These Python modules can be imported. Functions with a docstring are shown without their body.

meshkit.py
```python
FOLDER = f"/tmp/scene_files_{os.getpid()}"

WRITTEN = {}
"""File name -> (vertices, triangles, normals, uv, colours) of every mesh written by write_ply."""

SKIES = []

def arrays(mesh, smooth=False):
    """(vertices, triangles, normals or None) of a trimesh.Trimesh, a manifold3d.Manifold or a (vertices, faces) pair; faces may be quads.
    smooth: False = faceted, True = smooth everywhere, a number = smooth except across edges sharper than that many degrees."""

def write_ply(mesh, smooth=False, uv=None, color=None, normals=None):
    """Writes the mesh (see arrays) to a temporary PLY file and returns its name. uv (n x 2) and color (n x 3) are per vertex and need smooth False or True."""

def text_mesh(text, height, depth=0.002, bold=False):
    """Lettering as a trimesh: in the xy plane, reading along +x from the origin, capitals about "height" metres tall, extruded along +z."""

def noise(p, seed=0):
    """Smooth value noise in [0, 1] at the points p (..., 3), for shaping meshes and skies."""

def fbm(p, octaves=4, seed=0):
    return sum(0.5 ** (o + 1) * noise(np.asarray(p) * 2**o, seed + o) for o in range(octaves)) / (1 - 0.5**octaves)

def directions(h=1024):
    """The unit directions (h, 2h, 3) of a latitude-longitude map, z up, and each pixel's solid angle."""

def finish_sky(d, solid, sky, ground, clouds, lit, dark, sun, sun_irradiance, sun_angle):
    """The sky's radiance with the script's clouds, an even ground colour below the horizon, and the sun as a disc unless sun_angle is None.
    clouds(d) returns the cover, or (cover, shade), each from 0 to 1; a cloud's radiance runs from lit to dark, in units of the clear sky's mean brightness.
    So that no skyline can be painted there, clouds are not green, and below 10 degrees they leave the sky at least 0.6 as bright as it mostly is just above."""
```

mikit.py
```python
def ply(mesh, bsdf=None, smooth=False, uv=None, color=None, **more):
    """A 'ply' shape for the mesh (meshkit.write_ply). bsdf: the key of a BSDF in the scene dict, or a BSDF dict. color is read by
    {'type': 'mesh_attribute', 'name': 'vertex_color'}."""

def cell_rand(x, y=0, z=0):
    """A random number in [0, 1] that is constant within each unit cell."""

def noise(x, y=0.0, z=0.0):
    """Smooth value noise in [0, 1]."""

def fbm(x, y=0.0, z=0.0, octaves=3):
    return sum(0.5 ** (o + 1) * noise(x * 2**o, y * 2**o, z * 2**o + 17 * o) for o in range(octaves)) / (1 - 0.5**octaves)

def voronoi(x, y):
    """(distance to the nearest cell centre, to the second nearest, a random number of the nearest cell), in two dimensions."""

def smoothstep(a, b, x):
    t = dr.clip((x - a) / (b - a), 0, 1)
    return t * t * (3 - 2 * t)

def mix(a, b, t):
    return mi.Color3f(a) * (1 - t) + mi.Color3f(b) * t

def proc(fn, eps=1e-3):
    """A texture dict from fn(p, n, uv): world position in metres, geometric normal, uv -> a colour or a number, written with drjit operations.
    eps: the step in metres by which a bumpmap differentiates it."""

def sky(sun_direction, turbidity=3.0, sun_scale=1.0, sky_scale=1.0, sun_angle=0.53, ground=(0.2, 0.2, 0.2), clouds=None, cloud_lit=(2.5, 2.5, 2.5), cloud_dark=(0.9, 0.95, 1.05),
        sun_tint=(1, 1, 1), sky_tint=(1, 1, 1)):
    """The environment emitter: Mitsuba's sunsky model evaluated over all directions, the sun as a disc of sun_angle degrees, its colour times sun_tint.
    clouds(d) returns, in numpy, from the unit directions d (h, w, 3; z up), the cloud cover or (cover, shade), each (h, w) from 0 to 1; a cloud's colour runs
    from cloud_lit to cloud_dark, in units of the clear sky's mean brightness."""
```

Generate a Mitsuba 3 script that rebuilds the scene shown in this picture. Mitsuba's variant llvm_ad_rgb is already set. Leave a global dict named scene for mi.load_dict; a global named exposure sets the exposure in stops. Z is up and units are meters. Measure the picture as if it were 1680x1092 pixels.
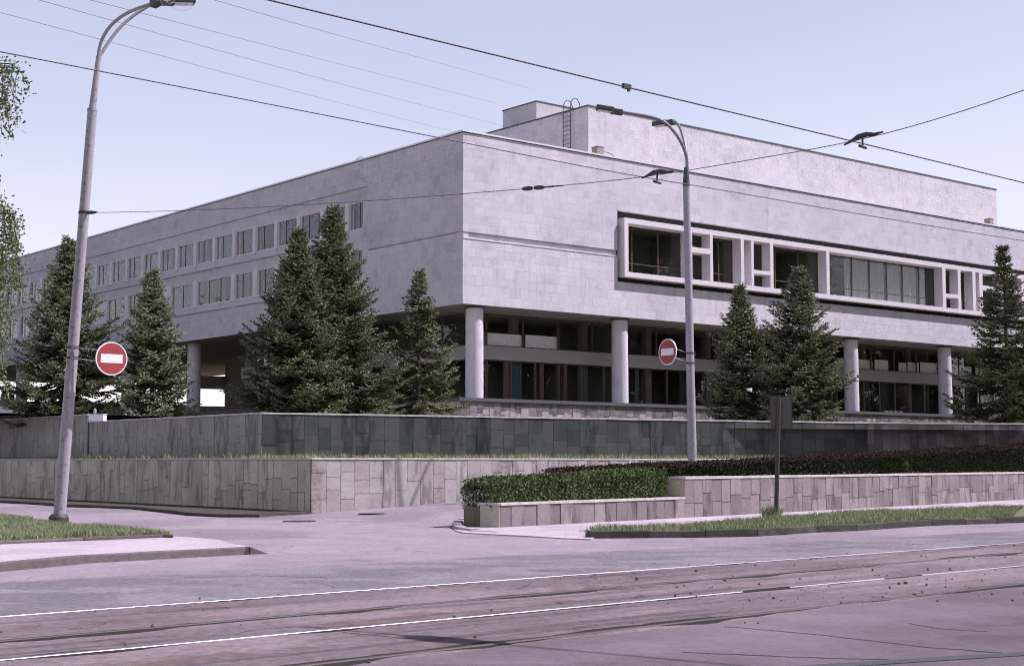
import math, random
import numpy as np
import trimesh
import drjit as dr
import mitsuba as mi
import mikit, meshkit
from mikit import noise, fbm, voronoi, cell_rand, smoothstep, mix
from shapely.geometry import Polygon, LineString
T = mi.ScalarTransform4f
rng = np.random.default_rng(7)
random.seed(7)
scene, labels = {}, {}

# ------------------------------------------------------------------ camera, sky, exposure
F, CX, CY, HY, EYE = 2420.0, 840.0, 546.0, 758.0, 1.36      # measured from the photograph (1680 px wide)
PITCH = math.atan((HY - CY) / F)
cam_o = np.array([0, 0, EYE])
scene['camera'] = dict(type='perspective', fov=math.degrees(2 * math.atan(840 / F)), fov_axis='x', near_clip=0.1, far_clip=6000.0,
                       to_world=T().look_at(origin=[0, 0, EYE], target=[0, math.cos(PITCH), EYE + math.sin(PITCH)], up=[0, 0, 1]))
SUN = np.array([0.765, 0.045, 1.0])
scene['sky'] = mikit.sky(SUN.tolist(), turbidity=3.0, sun_scale=0.9, sun_tint=(0.86, 0.95, 1.42), sky_tint=(1.22, 0.87, 0.76),
                         clouds=lambda d: 0.03 + 0.12 * meshkit.fbm(d * np.array([3.0, 3.0, 7.0]), 4, 3) + 0.66 * np.exp(-np.maximum(d[..., 2], 0) / 0.125), cloud_lit=(3.0, 2.70, 2.74))
exposure = 2.53

# ------------------------------------------------------------------ measuring helpers: a point of the photograph's plan -> the place it stands
def ray(x, y):
    a = ((x - CX) / F, 1.0, -(y - CY) / F)
    c, s = math.cos(PITCH), math.sin(PITCH)
    return np.array([a[0], c * a[1] - s * a[2], s * a[1] + c * a[2]])
def atz(x, y, z=0.0):
    d = ray(x, y); return cam_o + d * (z - EYE) / d[2]
def aty(x, y, Y):
    d = ray(x, y); return cam_o + d * Y / d[1]
e1 = ray(3805, 758); e1[2] = 0; e1 /= np.linalg.norm(e1)
e2 = np.array([-e1[1], e1[0], 0.0])
BC = aty(760, 215, 95.0); BC[2] = 0                           # foot of the building's near corner
def bp(u, w, z=0.0): return BC + u * e1 + w * e2 + np.array([0, 0, z])
def atw(x, y, w=0.0):
    d = ray(x, y); t = ((bp(0, w) - cam_o) @ e2) / (d @ e2); q = cam_o + d * t; return (q - BC) @ e1, q[2]
def atu(x, y, u=0.0):
    d = ray(x, y); t = ((bp(u, 0) - cam_o) @ e1) / (d @ e1); q = cam_o + d * t; return (q - BC) @ e2, q[2]

# ------------------------------------------------------------------ scene-writing helpers
def free(key):
    if key not in scene and key not in labels and not any(k.startswith(key + '__') for k in scene): return key
    n = 1
    while True:
        k = f'{key}_{n:03d}'
        if k not in scene and k not in labels: return k
        n += 1
_count = {}
def numbered(key):
    n = _count.get(key, -1) + 1
    _count[key] = n
    return key if n == 0 else f'{key}_{n:03d}'
def thing(name, label, cat, group=None):
    key = numbered(name); labels[key] = {'label': label, 'category': cat}
    if group: labels[key]['group'] = group
    return key
def struct(name, label=None):
    key = numbered(name); labels[key] = {'kind': 'structure'}
    if label: labels[key]['label'] = label
    return key
def part(parent, name, mesh, bsdf, smooth=False, label=None, kind=None, uv=None):
    key = numbered(parent + '__' + name)
    scene[key] = mikit.ply(mesh, bsdf, smooth=smooth, uv=uv)
    if label or kind:
        labels[key] = {}
        if label: labels[key]['label'] = label
        if kind: labels[key]['kind'] = kind
    return key
def single(key, mesh, bsdf, smooth=False, uv=None):
    scene[key] = mikit.ply(mesh, bsdf, smooth=smooth, uv=uv)
    return key
def cat(ms):
    return trimesh.util.concatenate([m for m in ms])
BOXF = np.array([[0, 2, 3, 1], [4, 5, 7, 6], [0, 1, 5, 4], [2, 6, 7, 3], [0, 4, 6, 2], [1, 3, 7, 5]])
def hexa(fn, a0, a1, b0, b1, c0, c1):
    v = np.array([fn(a, b, c) for a in (a0, a1) for b in (b0, b1) for c in (c0, c1)])
    f = np.vstack([BOXF[:, [0, 1, 2]], BOXF[:, [0, 2, 3]]])
    m = trimesh.Trimesh(v, f, process=False)
    if m.volume < 0: m.invert()
    return m
def bbox(u0, u1, w0, w1, z0, z1): return hexa(bp, u0, u1, w0, w1, z0, z1)         # box in the building's own axes
def box(x0, x1, y0, y1, z0, z1): return hexa(lambda a, b, c: np.array([a, b, c]), x0, x1, y0, y1, z0, z1)
def tube(pts, r, n=8, cap=True):
    pts = np.asarray(pts, float); k = len(pts)
    r = np.broadcast_to(np.asarray(r, float), (k,))
    tang = np.gradient(pts, axis=0); tang /= np.linalg.norm(tang, axis=1, keepdims=True)
    a = np.array([0.0, 0, 1]) if abs(tang[0][2]) < 0.9 else np.array([1.0, 0, 0])
    vs = []
    for i in range(k):
        x = np.cross(tang[i], a); x /= np.linalg.norm(x); y = np.cross(tang[i], x); a = np.cross(x, tang[i])
        th = np.arange(n) / n * 2 * np.pi
        vs.append(pts[i] + r[i] * (np.cos(th)[:, None] * x + np.sin(th)[:, None] * y))
    v = np.vstack(vs + [pts[:1], pts[-1:]])
    f = []
    for i in range(k - 1):
        for j in range(n):
            p, q = i * n + j, i * n + (j + 1) % n
            f += [[p, q, q + n], [p, q + n, p + n]]
    if cap:
        for j in range(n):
            f += [[k * n, (j + 1) % n, j], [k * n + 1, (k - 1) * n + j, (k - 1) * n + (j + 1) % n]]
    m = trimesh.Trimesh(v, np.array(f), process=False)
    if m.volume < 0: m.invert()
    return m
def spline(pts, n=40):
    from scipy.interpolate import CubicSpline
    pts = np.asarray(pts, float); t = np.r_[0, np.cumsum(np.linalg.norm(np.diff(pts, axis=0), axis=1))]
    return CubicSpline(t, pts)(np.linspace(0, t[-1], n))
def prism(xy, z0, z1):
    p = Polygon([(q[0], q[1]) for q in xy]).buffer(0)
    if p.geom_type != 'Polygon': p = max(p.geoms, key=lambda g: g.area)
    m = trimesh.creation.extrude_polygon(p, z1 - z0, engine='earcut'); m.apply_translation([0, 0, z0]); return m
def sheet(xy, z):
    p = Polygon([(q[0], q[1]) for q in xy]).buffer(0)
    if p.geom_type != 'Polygon': p = max(p.geoms, key=lambda g: g.area)
    v, f = trimesh.creation.triangulate_polygon(p, engine='earcut')
    m = trimesh.Trimesh(np.c_[v, np.full(len(v), z)], f, process=False)
    if m.face_normals[:, 2].mean() < 0: m.invert()
    return m
def lathe(profile, n=24, at=(0, 0, 0)):
    m = trimesh.creation.revolve(np.array(profile), sections=n); m.apply_translation(at); return m
def flatuv(mesh, tone):
    return np.c_[np.full(len(mesh.vertices), tone), np.full(len(mesh.vertices), rng.random())]

# ------------------------------------------------------------------ materials
def diffuse(fn_or_rgb): 
    r = mikit.proc(fn_or_rgb) if callable(fn_or_rgb) else {'type': 'rgb', 'value': list(fn_or_rgb)}
    return {'type': 'twosided', 'b': {'type': 'diffuse', 'reflectance': r}}
def princ(c, rough=0.6, **k):
    c = mikit.proc(c) if callable(c) else {'type': 'rgb', 'value': list(c)}
    return {'type': 'twosided', 'b': {'type': 'principled', 'base_color': c, 'roughness': rough, **k}}

def f_facade(p, n, uv):
    g = fbm(p.x * 0.9 + p.y * 0.9, (p.x - p.y) * 0.9, p.z * 1.1, 4)
    fine = fbm(p.x * 9, p.y * 9, p.z * 9, 2)
    streak = smoothstep(0.62, 0.85, fbm((p.x + p.y * 0.8) * 2.3, 3.0, p.z * 0.22, 3))
    blot = smoothstep(0.55, 0.75, g)
    c = mix((0.60, 0.565, 0.60), (0.475, 0.455, 0.49), uv.x)
    return c * (1.03 - 0.13 * blot - 0.12 * streak + 0.12 * (fine - 0.5))
def f_slab(p, n, uv):
    k = dr.floor(uv.x); t = uv.x - k
    q = p.x * 0.77 + p.y * 0.63; s = p.x * -0.63 + p.y * 0.77
    light = mix((0.355, 0.332, 0.323), (0.285, 0.243, 0.228), t)
    dark = mix((0.052, 0.060, 0.057), (0.086, 0.091, 0.088), t)
    grey = mix((0.105, 0.102, 0.105), (0.24, 0.215, 0.22), t)
    brown = mix((0.50, 0.458, 0.375), (0.325, 0.295, 0.24), t)  # same stone as light, recoloured for wall faces standing in shade
    mossy = mix((0.185, 0.190, 0.163), (0.275, 0.275, 0.245), t)
    warm = mix((0.285, 0.246, 0.243), (0.165, 0.143, 0.140), t)
    c = dr.select(k < 0.5, light, dr.select(k < 1.5, dark, dr.select(k < 2.5, grey, dr.select(k < 3.5, brown, dr.select(k < 4.5, mossy, warm)))))
    fine = fbm(p.x * 14, p.y * 14, p.z * 14, 3)
    big = fbm(p.x * 2.2 + 7, p.y * 2.2, p.z * 2.2, 3)
    run = smoothstep(0.52, 0.66, fbm(q * 3.1 + s * 3.1, 11.0, p.z * 0.5, 3)) * smoothstep(0.30, 0.62, fbm(q * 9 + s * 9, 5.0, p.z * 2.2, 2))
    rust = smoothstep(0.70, 0.76, noise(q * 1.7 + s * 1.7, 31.0, p.z * 0.35))
    c = c * (0.74 + 0.34 * fine + 0.28 * big) * (1 - 0.34 * run)
    return c * mix((1, 1, 1), (0.62, 0.51, 0.45), rust * dr.select(k < 0.5, 0.75, 0.2) * smoothstep(0.3, 0.6, fine))
def f_asphalt(p, n, uv):
    g = fbm(p.x * 22, p.y * 22, 0.0, 2); b = fbm(p.x * 0.35, p.y * 0.35, 4.0, 4); m = fbm(p.x * 2.3, p.y * 2.3, 8.0, 3)
    wx, wy = fbm(p.x * 0.6, p.y * 0.6, 1.0, 3) * 2.0, fbm(p.x * 0.6, p.y * 0.6, 9.0, 3) * 2.0
    d1, d2, _ = voronoi(p.x * 0.16 + wx * 0.5, p.y * 0.16 + wy * 0.5)
    crack = (1 - smoothstep(0.004, 0.012, d2 - d1)) * smoothstep(0.45, 0.6, m)
    c = mix((0.260, 0.219, 0.243), (0.200, 0.172, 0.189), smoothstep(0.35, 0.65, b)) * (0.72 + 0.30 * g + 0.26 * m)
    return c * (1 - 0.45 * crack)
def f_near(p, n, uv):
    g = fbm(p.x * 26, p.y * 26, 0.0, 2); b = fbm(p.x * 0.5, p.y * 0.5, 4.0, 4); m = fbm(p.x * 3.1, p.y * 3.1, 8.0, 4)
    stain = smoothstep(0.60, 0.68, fbm(p.x * 0.8, p.y * 1.4, 21.0, 4))
    return mix((0.172, 0.140, 0.154), (0.126, 0.104, 0.114), smoothstep(0.3, 0.7, b)) * (0.74 + 0.3 * g + 0.22 * m) * (1 - 0.16 * stain)
def f_lane(p, n, uv):
    g = fbm(p.x * 22, p.y * 22, 0.0, 2); m = fbm(p.x * 1.1, p.y * 1.9, 8.0, 4)
    return mix((0.150, 0.136, 0.144), (0.205, 0.183, 0.196), smoothstep(0.3, 0.7, m)) * (0.72 + 0.55 * g)
def f_track(p, n, uv):
    s = p.x * 0.75 + p.y * 0.66; t = -p.x * 0.66 + p.y * 0.75
    g = fbm(p.x * 20, p.y * 20, 0.0, 2); b = fbm(s * 0.5, t * 1.7, 4.0, 4)
    lines = smoothstep(0.62, 0.74, fbm(s * 0.22, t * 6.0, 2.0, 3))
    dirt = smoothstep(0.60, 0.70, fbm(s * 0.55 + 3, t * 1.6, 5.0, 4)) * smoothstep(0.4, 0.62, fbm(p.x * 6, p.y * 6, 2.0, 3))
    wx, wy = fbm(p.x * 0.8, p.y * 0.8, 1.0, 3), fbm(p.x * 0.8, p.y * 0.8, 9.0, 3)
    d1, d2, _ = voronoi(p.x * 0.3 + wx * 1.4, p.y * 0.3 + wy * 1.4)
    crack = (1 - smoothstep(0.006, 0.02, d2 - d1)) * smoothstep(0.42, 0.6, b)
    c = mix((0.205, 0.163, 0.172), (0.152, 0.124, 0.131), smoothstep(0.35, 0.65, b)) * (0.70 + 0.55 * g)
    c = mix(c, mi.Color3f(0.115, 0.076, 0.062), 0.6 * dirt)
    return c * (1 - 0.28 * lines - 0.4 * crack)
def f_walk(p, n, uv):
    g = fbm(p.x * 18, p.y * 18, 0.0, 2); m = fbm(p.x * 0.9, p.y * 0.9, 8.0, 4)
    return mix((0.42, 0.36, 0.39), (0.35, 0.30, 0.325), smoothstep(0.3, 0.7, m)) * (0.85 + 0.28 * g)
def f_kerb(p, n, uv):
    g = fbm(p.x * 16, p.y * 16, p.z * 16, 3)
    return mix((0.105, 0.090, 0.086), (0.150, 0.130, 0.125), uv.x) * (0.7 + 0.6 * g)
def f_kerbdark(p, n, uv):
    g = fbm(p.x * 16, p.y * 16, p.z * 16, 3); moss = smoothstep(0.42, 0.60, fbm(p.x * 5, p.y * 5, p.z * 5, 3))
    c = mix((0.060, 0.058, 0.052), (0.098, 0.092, 0.086), uv.x)
    return mix(c, mi.Color3f(0.055, 0.062, 0.042), 0.7 * moss) * (0.7 + 0.6 * g)
def f_cap(p, n, uv):
    g = fbm(p.x * 10, p.y * 10, p.z * 10, 3)
    return mi.Color3f(0.46, 0.43, 0.41) * (0.65 + 0.7 * g)
def f_pole(p, n, uv):
    g = fbm(p.x * 11, p.y * 11, p.z * 5, 3); s = fbm(p.x * 30, p.y * 30, p.z * 0.9, 3)
    spot = smoothstep(0.68, 0.74, fbm(p.x * 13, p.y * 13, p.z * 13, 2))
    return mi.Color3f(0.275, 0.26, 0.28) * (0.8 + 0.24 * g + 0.16 * s) * (1 - 0.35 * spot)
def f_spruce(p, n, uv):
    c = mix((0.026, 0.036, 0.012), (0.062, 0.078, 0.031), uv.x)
    return mix(c, mi.Color3f(0.275, 0.300, 0.195), uv.y)  # paler twig tips, lightened further as painted sunlit highlights
def f_leaf(p, n, uv):
    return mix((0.050, 0.078, 0.032), (0.140, 0.175, 0.078), uv.x) * (0.6 + 0.8 * uv.y)
def f_redleaf(p, n, uv):
    c = mix((0.014, 0.022, 0.010), (0.032, 0.038, 0.018), uv.x)
    return mix(c, mi.Color3f(0.082, 0.042, 0.038), smoothstep(0.35, 0.9, uv.y))
def f_grass(p, n, uv):
    b = fbm(p.x * 1.3, p.y * 1.3, 3.0, 3)
    c = mix((0.175, 0.225, 0.115), (0.275, 0.305, 0.170), uv.x)
    return mix(c, mi.Color3f(0.34, 0.31, 0.21), smoothstep(0.40, 0.70, b) * uv.y)
def f_soil(p, n, uv):
    g = fbm(p.x * 9, p.y * 9, 1.0, 3)
    return mix((0.10, 0.11, 0.06), (0.20, 0.17, 0.12), g)
def f_footstrip(p, n, uv):  # dark mottled tone of the strip along the wall foot
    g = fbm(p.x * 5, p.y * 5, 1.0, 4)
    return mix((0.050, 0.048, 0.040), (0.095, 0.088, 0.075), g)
def f_birchleaf(p, n, uv):
    return mix((0.075, 0.115, 0.040), (0.150, 0.185, 0.085), uv.x) * (0.7 + 0.5 * uv.y)
def f_bark(p, n, uv):
    g = fbm(p.x * 20, p.y * 20, p.z * 5, 3)
    return mi.Color3f(0.10, 0.08, 0.065) * (0.5 + g)
def f_birch(p, n, uv):
    g = fbm(p.x * 6, p.y * 6, p.z * 22, 3)
    return mix((0.62, 0.6, 0.56), (0.06, 0.055, 0.05), smoothstep(0.58, 0.66, g))
def f_red(p, n, uv):
    g = fbm(p.x * 9, p.y * 9, p.z * 9, 3)
    return mi.Color3f(0.30, 0.045, 0.042) * (0.8 + 0.4 * g)
def f_curtain(p, n, uv):
    return mi.Color3f(0.080, 0.102, 0.102) * (0.55 + 0.8 * uv.x)

M = scene
M['m_facade'] = diffuse(f_facade)
M['m_slab'] = diffuse(f_slab)
M['m_asphalt'] = diffuse(f_asphalt)
M['m_near'] = diffuse(f_near)
M['m_lane'] = diffuse(f_lane)
M['m_track'] = diffuse(f_track)
M['m_walk'] = diffuse(f_walk)
M['m_kerb'] = diffuse(f_kerb)
M['m_curb_pale'] = diffuse(f_walk)
M['m_kerbdark'] = diffuse(f_kerbdark)
M['m_cap'] = diffuse(f_cap)
M['m_pole'] = princ(f_pole, 0.45, specular=0.5)
M['m_spruce'] = diffuse(f_spruce)
M['m_leaf'] = diffuse(f_leaf)
M['m_redleaf'] = diffuse(f_redleaf)
M['m_grass'] = diffuse(f_grass)
M['m_soil'] = diffuse(f_soil)
M['m_bark'] = diffuse(f_bark)
M['m_birch'] = diffuse(f_birch)
M['m_red'] = princ(f_red, 0.45, specular=0.4)
M['m_curtain'] = diffuse(f_curtain)
M['m_white'] = princ((0.72, 0.70, 0.72), 0.5)
M['m_frame'] = princ((0.62, 0.58, 0.60), 0.8, specular=0.2)
M['m_glass'] = {'type': 'thindielectric', 'int_ior': 1.34}
M['m_inside'] = diffuse((0.125, 0.138, 0.105))
M['m_wood'] = princ((0.075, 0.05, 0.035), 0.5)
M['m_steel'] = princ((0.30, 0.29, 0.31), 0.48, metallic=1.0)
M['m_rust'] = princ((0.055, 0.047, 0.045), 0.6, metallic=0.3)
M['m_dirt'] = diffuse((0.040, 0.036, 0.032))
M['m_footstrip'] = diffuse(f_footstrip)
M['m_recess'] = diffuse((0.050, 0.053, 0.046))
M['m_birchleaf'] = diffuse(f_birchleaf)
M['m_pillar'] = diffuse((0.14, 0.13, 0.10))
M['m_drape'] = diffuse((0.25, 0.285, 0.285))
M['m_armgrey'] = princ((0.17, 0.16, 0.175), 0.4)
M['m_dark'] = princ((0.035, 0.035, 0.035), 0.5)
M['m_lampgreen'] = princ((0.035, 0.055, 0.042), 0.45)
M['m_wire'] = princ((0.07, 0.06, 0.075), 0.5)
M['m_soffit'] = diffuse((0.345, 0.33, 0.31))
M['m_neck'] = diffuse((0.11, 0.11, 0.115))
M['m_metalcap'] = princ((0.66, 0.65, 0.68), 0.4, metallic=0.3)
M['m_signback'] = princ((0.075, 0.076, 0.066), 0.6)
M['m_postred'] = princ((0.042, 0.030, 0.025), 0.6)
M['m_brick'] = diffuse((0.33, 0.28, 0.26))

# ------------------------------------------------------------------ ground, road, tracks
k = struct('ground'); single(k, sheet([(-1500, -300), (1500, -300), (1500, 2500), (-1500, 2500)], -0.06), 'm_soil')
k = struct('road', 'pale pinkish asphalt street'); single(k, sheet([(-90, -30), (110, -30), (110, 120), (-90, 120)], 0.0), 'm_asphalt')

def ground_line(px, z=0.0, ext=(0, 0)):
    q = np.array([atz(x, y, z) for x, y in px])
    if ext[0]: q = np.vstack([q[0] + (q[0] - q[1]) / np.linalg.norm(q[0] - q[1]) * ext[0], q])
    if ext[1]: q = np.vstack([q, q[-1] + (q[-1] - q[-2]) / np.linalg.norm(q[-1] - q[-2]) * ext[1]])
    return q
def resample(q, step):
    ls = LineString(q[:, :2]); n = max(2, int(ls.length / step))
    return np.array([[*ls.interpolate(s).coords[0], q[0][2]] for s in np.linspace(0, ls.length, n + 1)])
def strip(q, a, b, z0, z1):
    """A flat bar along the line q, from a to b metres to its left, between two heights."""
    d = np.gradient(q[:, :2], axis=0); d /= np.linalg.norm(d, axis=1, keepdims=True)
    nrm = np.c_[-d[:, 1], d[:, 0]]
    A, B = q[:, :2] + nrm * (np.asarray(a)[:, None] if np.ndim(a) else a), q[:, :2] + nrm * (np.asarray(b)[:, None] if np.ndim(b) else b)
    n = len(q); one = np.ones(n)
    v = np.vstack([np.c_[A, one * z0], np.c_[B, one * z0], np.c_[B, one * z1], np.c_[A, one * z1]])
    f = []
    for i in range(n - 1):
        for s in range(4):
            p, r = s * n + i, ((s + 1) % 4) * n + i
            f += [[p, r, r + 1], [p, r + 1, p + 1]]
    for i in (0, n - 1):
        f += [[i, n + i, 2 * n + i], [i, 2 * n + i, 3 * n + i]]
    m = trimesh.Trimesh(v, np.array(f), process=False); m.fix_normals()
    return m
R1 = ground_line([(0, 1008), (560, 967), (1120, 932.7), (1680, 891.7)], 0, (20, 60))
R2 = ground_line([(0, 1046.6), (280, 1021.7), (560, 1001), (840, 978), (1120, 956.7), (1420, 931), (1680, 909)], 0, (20, 60))
R3 = ground_line([(0, 1083), (490, 1038.5), (840, 1007), (1120, 981.7), (1680, 926.7)], 0, (20, 60))
R4 = ground_line([(560, 1085.5), (840, 1053.5), (1120, 1022), (1680, 958)], 0, (30, 60))
def smooth_line(q, step=0.5):
    c = np.polyfit(q[:, 0], q[:, 1], 2); x = np.arange(q[0, 0], q[-1, 0], step)
    return np.c_[x, np.polyval(c, x), 0 * x]
R1, R2, R3, R4 = map(smooth_line, (R1, R2, R3, R4))
# worn darker lane between the pale edge and the tracks
up = smooth_line(ground_line([(0, 955), (560, 927), (840, 913), (1120, 898), (1400, 884), (1680, 869)], 0, (20, 40)))
jag = 0.30 * (meshkit.fbm(np.c_[up[:, :2] * 0.6, 0 * up[:, 0]], 4, 5) - 0.5)
k = struct('lane', 'worn darker asphalt lane beside the tram tracks')
single(k, sheet(np.vstack([up[:, :2] + np.c_[0 * jag, jag * 2.4], (R1[:, :2] + [-0.03, 0.04])[::-1]]), 0.004), 'm_lane')
low4 = R4[:, :2] + np.array([0.66, -0.75]) * (0.16 + 0.5 * (meshkit.fbm(np.c_[R4[:, :2] * 0.9, 0 * R4[:, 0]], 4, 8) - 0.5))[:, None]
k = struct('track_bed', 'cracked dusty paving of the tram tracks')
single(k, sheet(np.vstack([R1[:, :2] + [0.02, -0.03], low4[::-1]]), 0.004), 'm_track')
k = struct('road', 'smoother near half of the street'); 
single(k, sheet(np.vstack([low4 + [-0.02, 0.03], [[90, -30], [-90, -30]]]), 0.003), 'm_near')
# rails: head, groove and sunken dirt beside it
def crown(q, wid, h=0.016):
    d = np.gradient(q[:, :2], axis=0); d /= np.linalg.norm(d, axis=1, keepdims=True); nrm = np.c_[-d[:, 1], d[:, 0]]
    th = np.linspace(0, np.pi, 11); off = np.sign(np.cos(th)) * np.abs(np.cos(th)) ** 0.75 * wid / 2; z = h * np.sin(th) ** 0.8
    n = len(q); v = np.vstack([np.c_[q[:, :2] + nrm * o, np.full(n, zz)] for o, zz in zip(off, z)]); f = []
    for j in range(10):
        for i in range(n - 1):
            p, r = j * n + i, (j + 1) * n + i; f += [[p, p + 1, r + 1], [p, r + 1, r]]
    m = trimesh.Trimesh(v, np.array(f), process=False)
    if m.face_normals[:, 2].mean() < 0: m.invert()
    return m
def dirt_band(q, c, wid, seed):
    j = meshkit.fbm(np.c_[q[:, :2] * 1.4, 0 * q[:, 0]], 4, seed)
    k2 = meshkit.fbm(np.c_[q[:, :2] * 1.4, 0 * q[:, 0] + 5], 4, seed)
    return c + wid * np.maximum(0.12, 0.35 + 2.2 * (j - 0.47)), c - wid * np.maximum(0.12, 0.35 + 2.2 * (k2 - 0.47))
def rail(q, label, head, bright, gaps=(), seed=0, wid=None):
    t = thing('tram_rail', label, 'rail', 'tram rails in the street')
    fine = resample(q, 0.2)
    a, b = dirt_band(fine, 0.0, wid or (0.21 if not bright else 0.13), seed)
    dm = strip(fine, a, b, 0.003, 0.006)
    part(t, 'groove', dm, 'm_dirt')
    runs, keep = [], np.ones(len(fine), bool)
    for x0, x1 in gaps: keep &= ~((fine[:, 0] > x0) & (fine[:, 0] < x1))
    i = 0
    while i < len(fine):
        if keep[i]:
            j = i
            while j + 1 < len(fine) and keep[j + 1]: j += 1
            if j > i + 1: runs.append(fine[i:j + 1])
            i = j
        i += 1
    part(t, 'rail_head', cat([crown(r, head) for r in runs]), 'm_steel' if bright else 'm_rust', smooth=60)
gx = lambda px, y: atz(px, y, 0)[0]
rail(R1, 'bright polished tram rail farthest from the viewer, beside the dark asphalt lane', 0.06, True, seed=1)
rail(R2, 'dark dirt-filled tram rail, second from the dark asphalt lane', 0.05, False, seed=2)
rail(R3, 'bright polished tram rail with dirt-covered gaps, third from the dark asphalt lane', 0.05, True,
     [(gx(490, 1038), gx(504, 1037)), (gx(737, 1016), gx(752, 1015)), (gx(1240, 972), gx(1282, 968)), (gx(1460, 948), gx(1500, 945))], seed=3)
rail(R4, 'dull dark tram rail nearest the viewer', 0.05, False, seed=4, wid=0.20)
strip_line = resample(ground_line([(1400, 1090.5), (1540, 1081.5), (1680, 1073)], 0, (3, 6)), 0.25)
k = struct('dark_strip', 'dark strip along the asphalt'); single(k, strip(strip_line, 0.08, -0.08, 0.002, 0.009), 'm_dark')  # flat dark strip laid parallel to the rails
# fine dirt-filled cracks in the near asphalt, and one painted wire shadow
cr = []
for pts in ([(1120, 1070), (1300, 1078), (1480, 1083), (1560, 1082)], [(1190, 1028), (1330, 1040), (1520, 1062), (1660, 1072)], [(1490, 1023), (1545, 1032), (1620, 1036)],
            [(560, 1038), (680, 1048)], [(1290, 909), (1320, 912), (1380, 909)], [(1290, 890), (1390, 897), (1480, 895), (1560, 888)], [(300, 948), (420, 944), (540, 948)]):
    q = resample(ground_line(pts, 0), 0.12); q[:, :2] += rng.normal(0, 0.012, (len(q), 2)); cr.append(strip(q, 0.006, -0.006, 0.0045, 0.0065))
k = struct('crack', 'fine dark cracks and one painted wire shadow in the asphalt'); single(k, cat(cr), 'm_rust')
labels[k]['kind'] = 'stuff'
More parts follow.
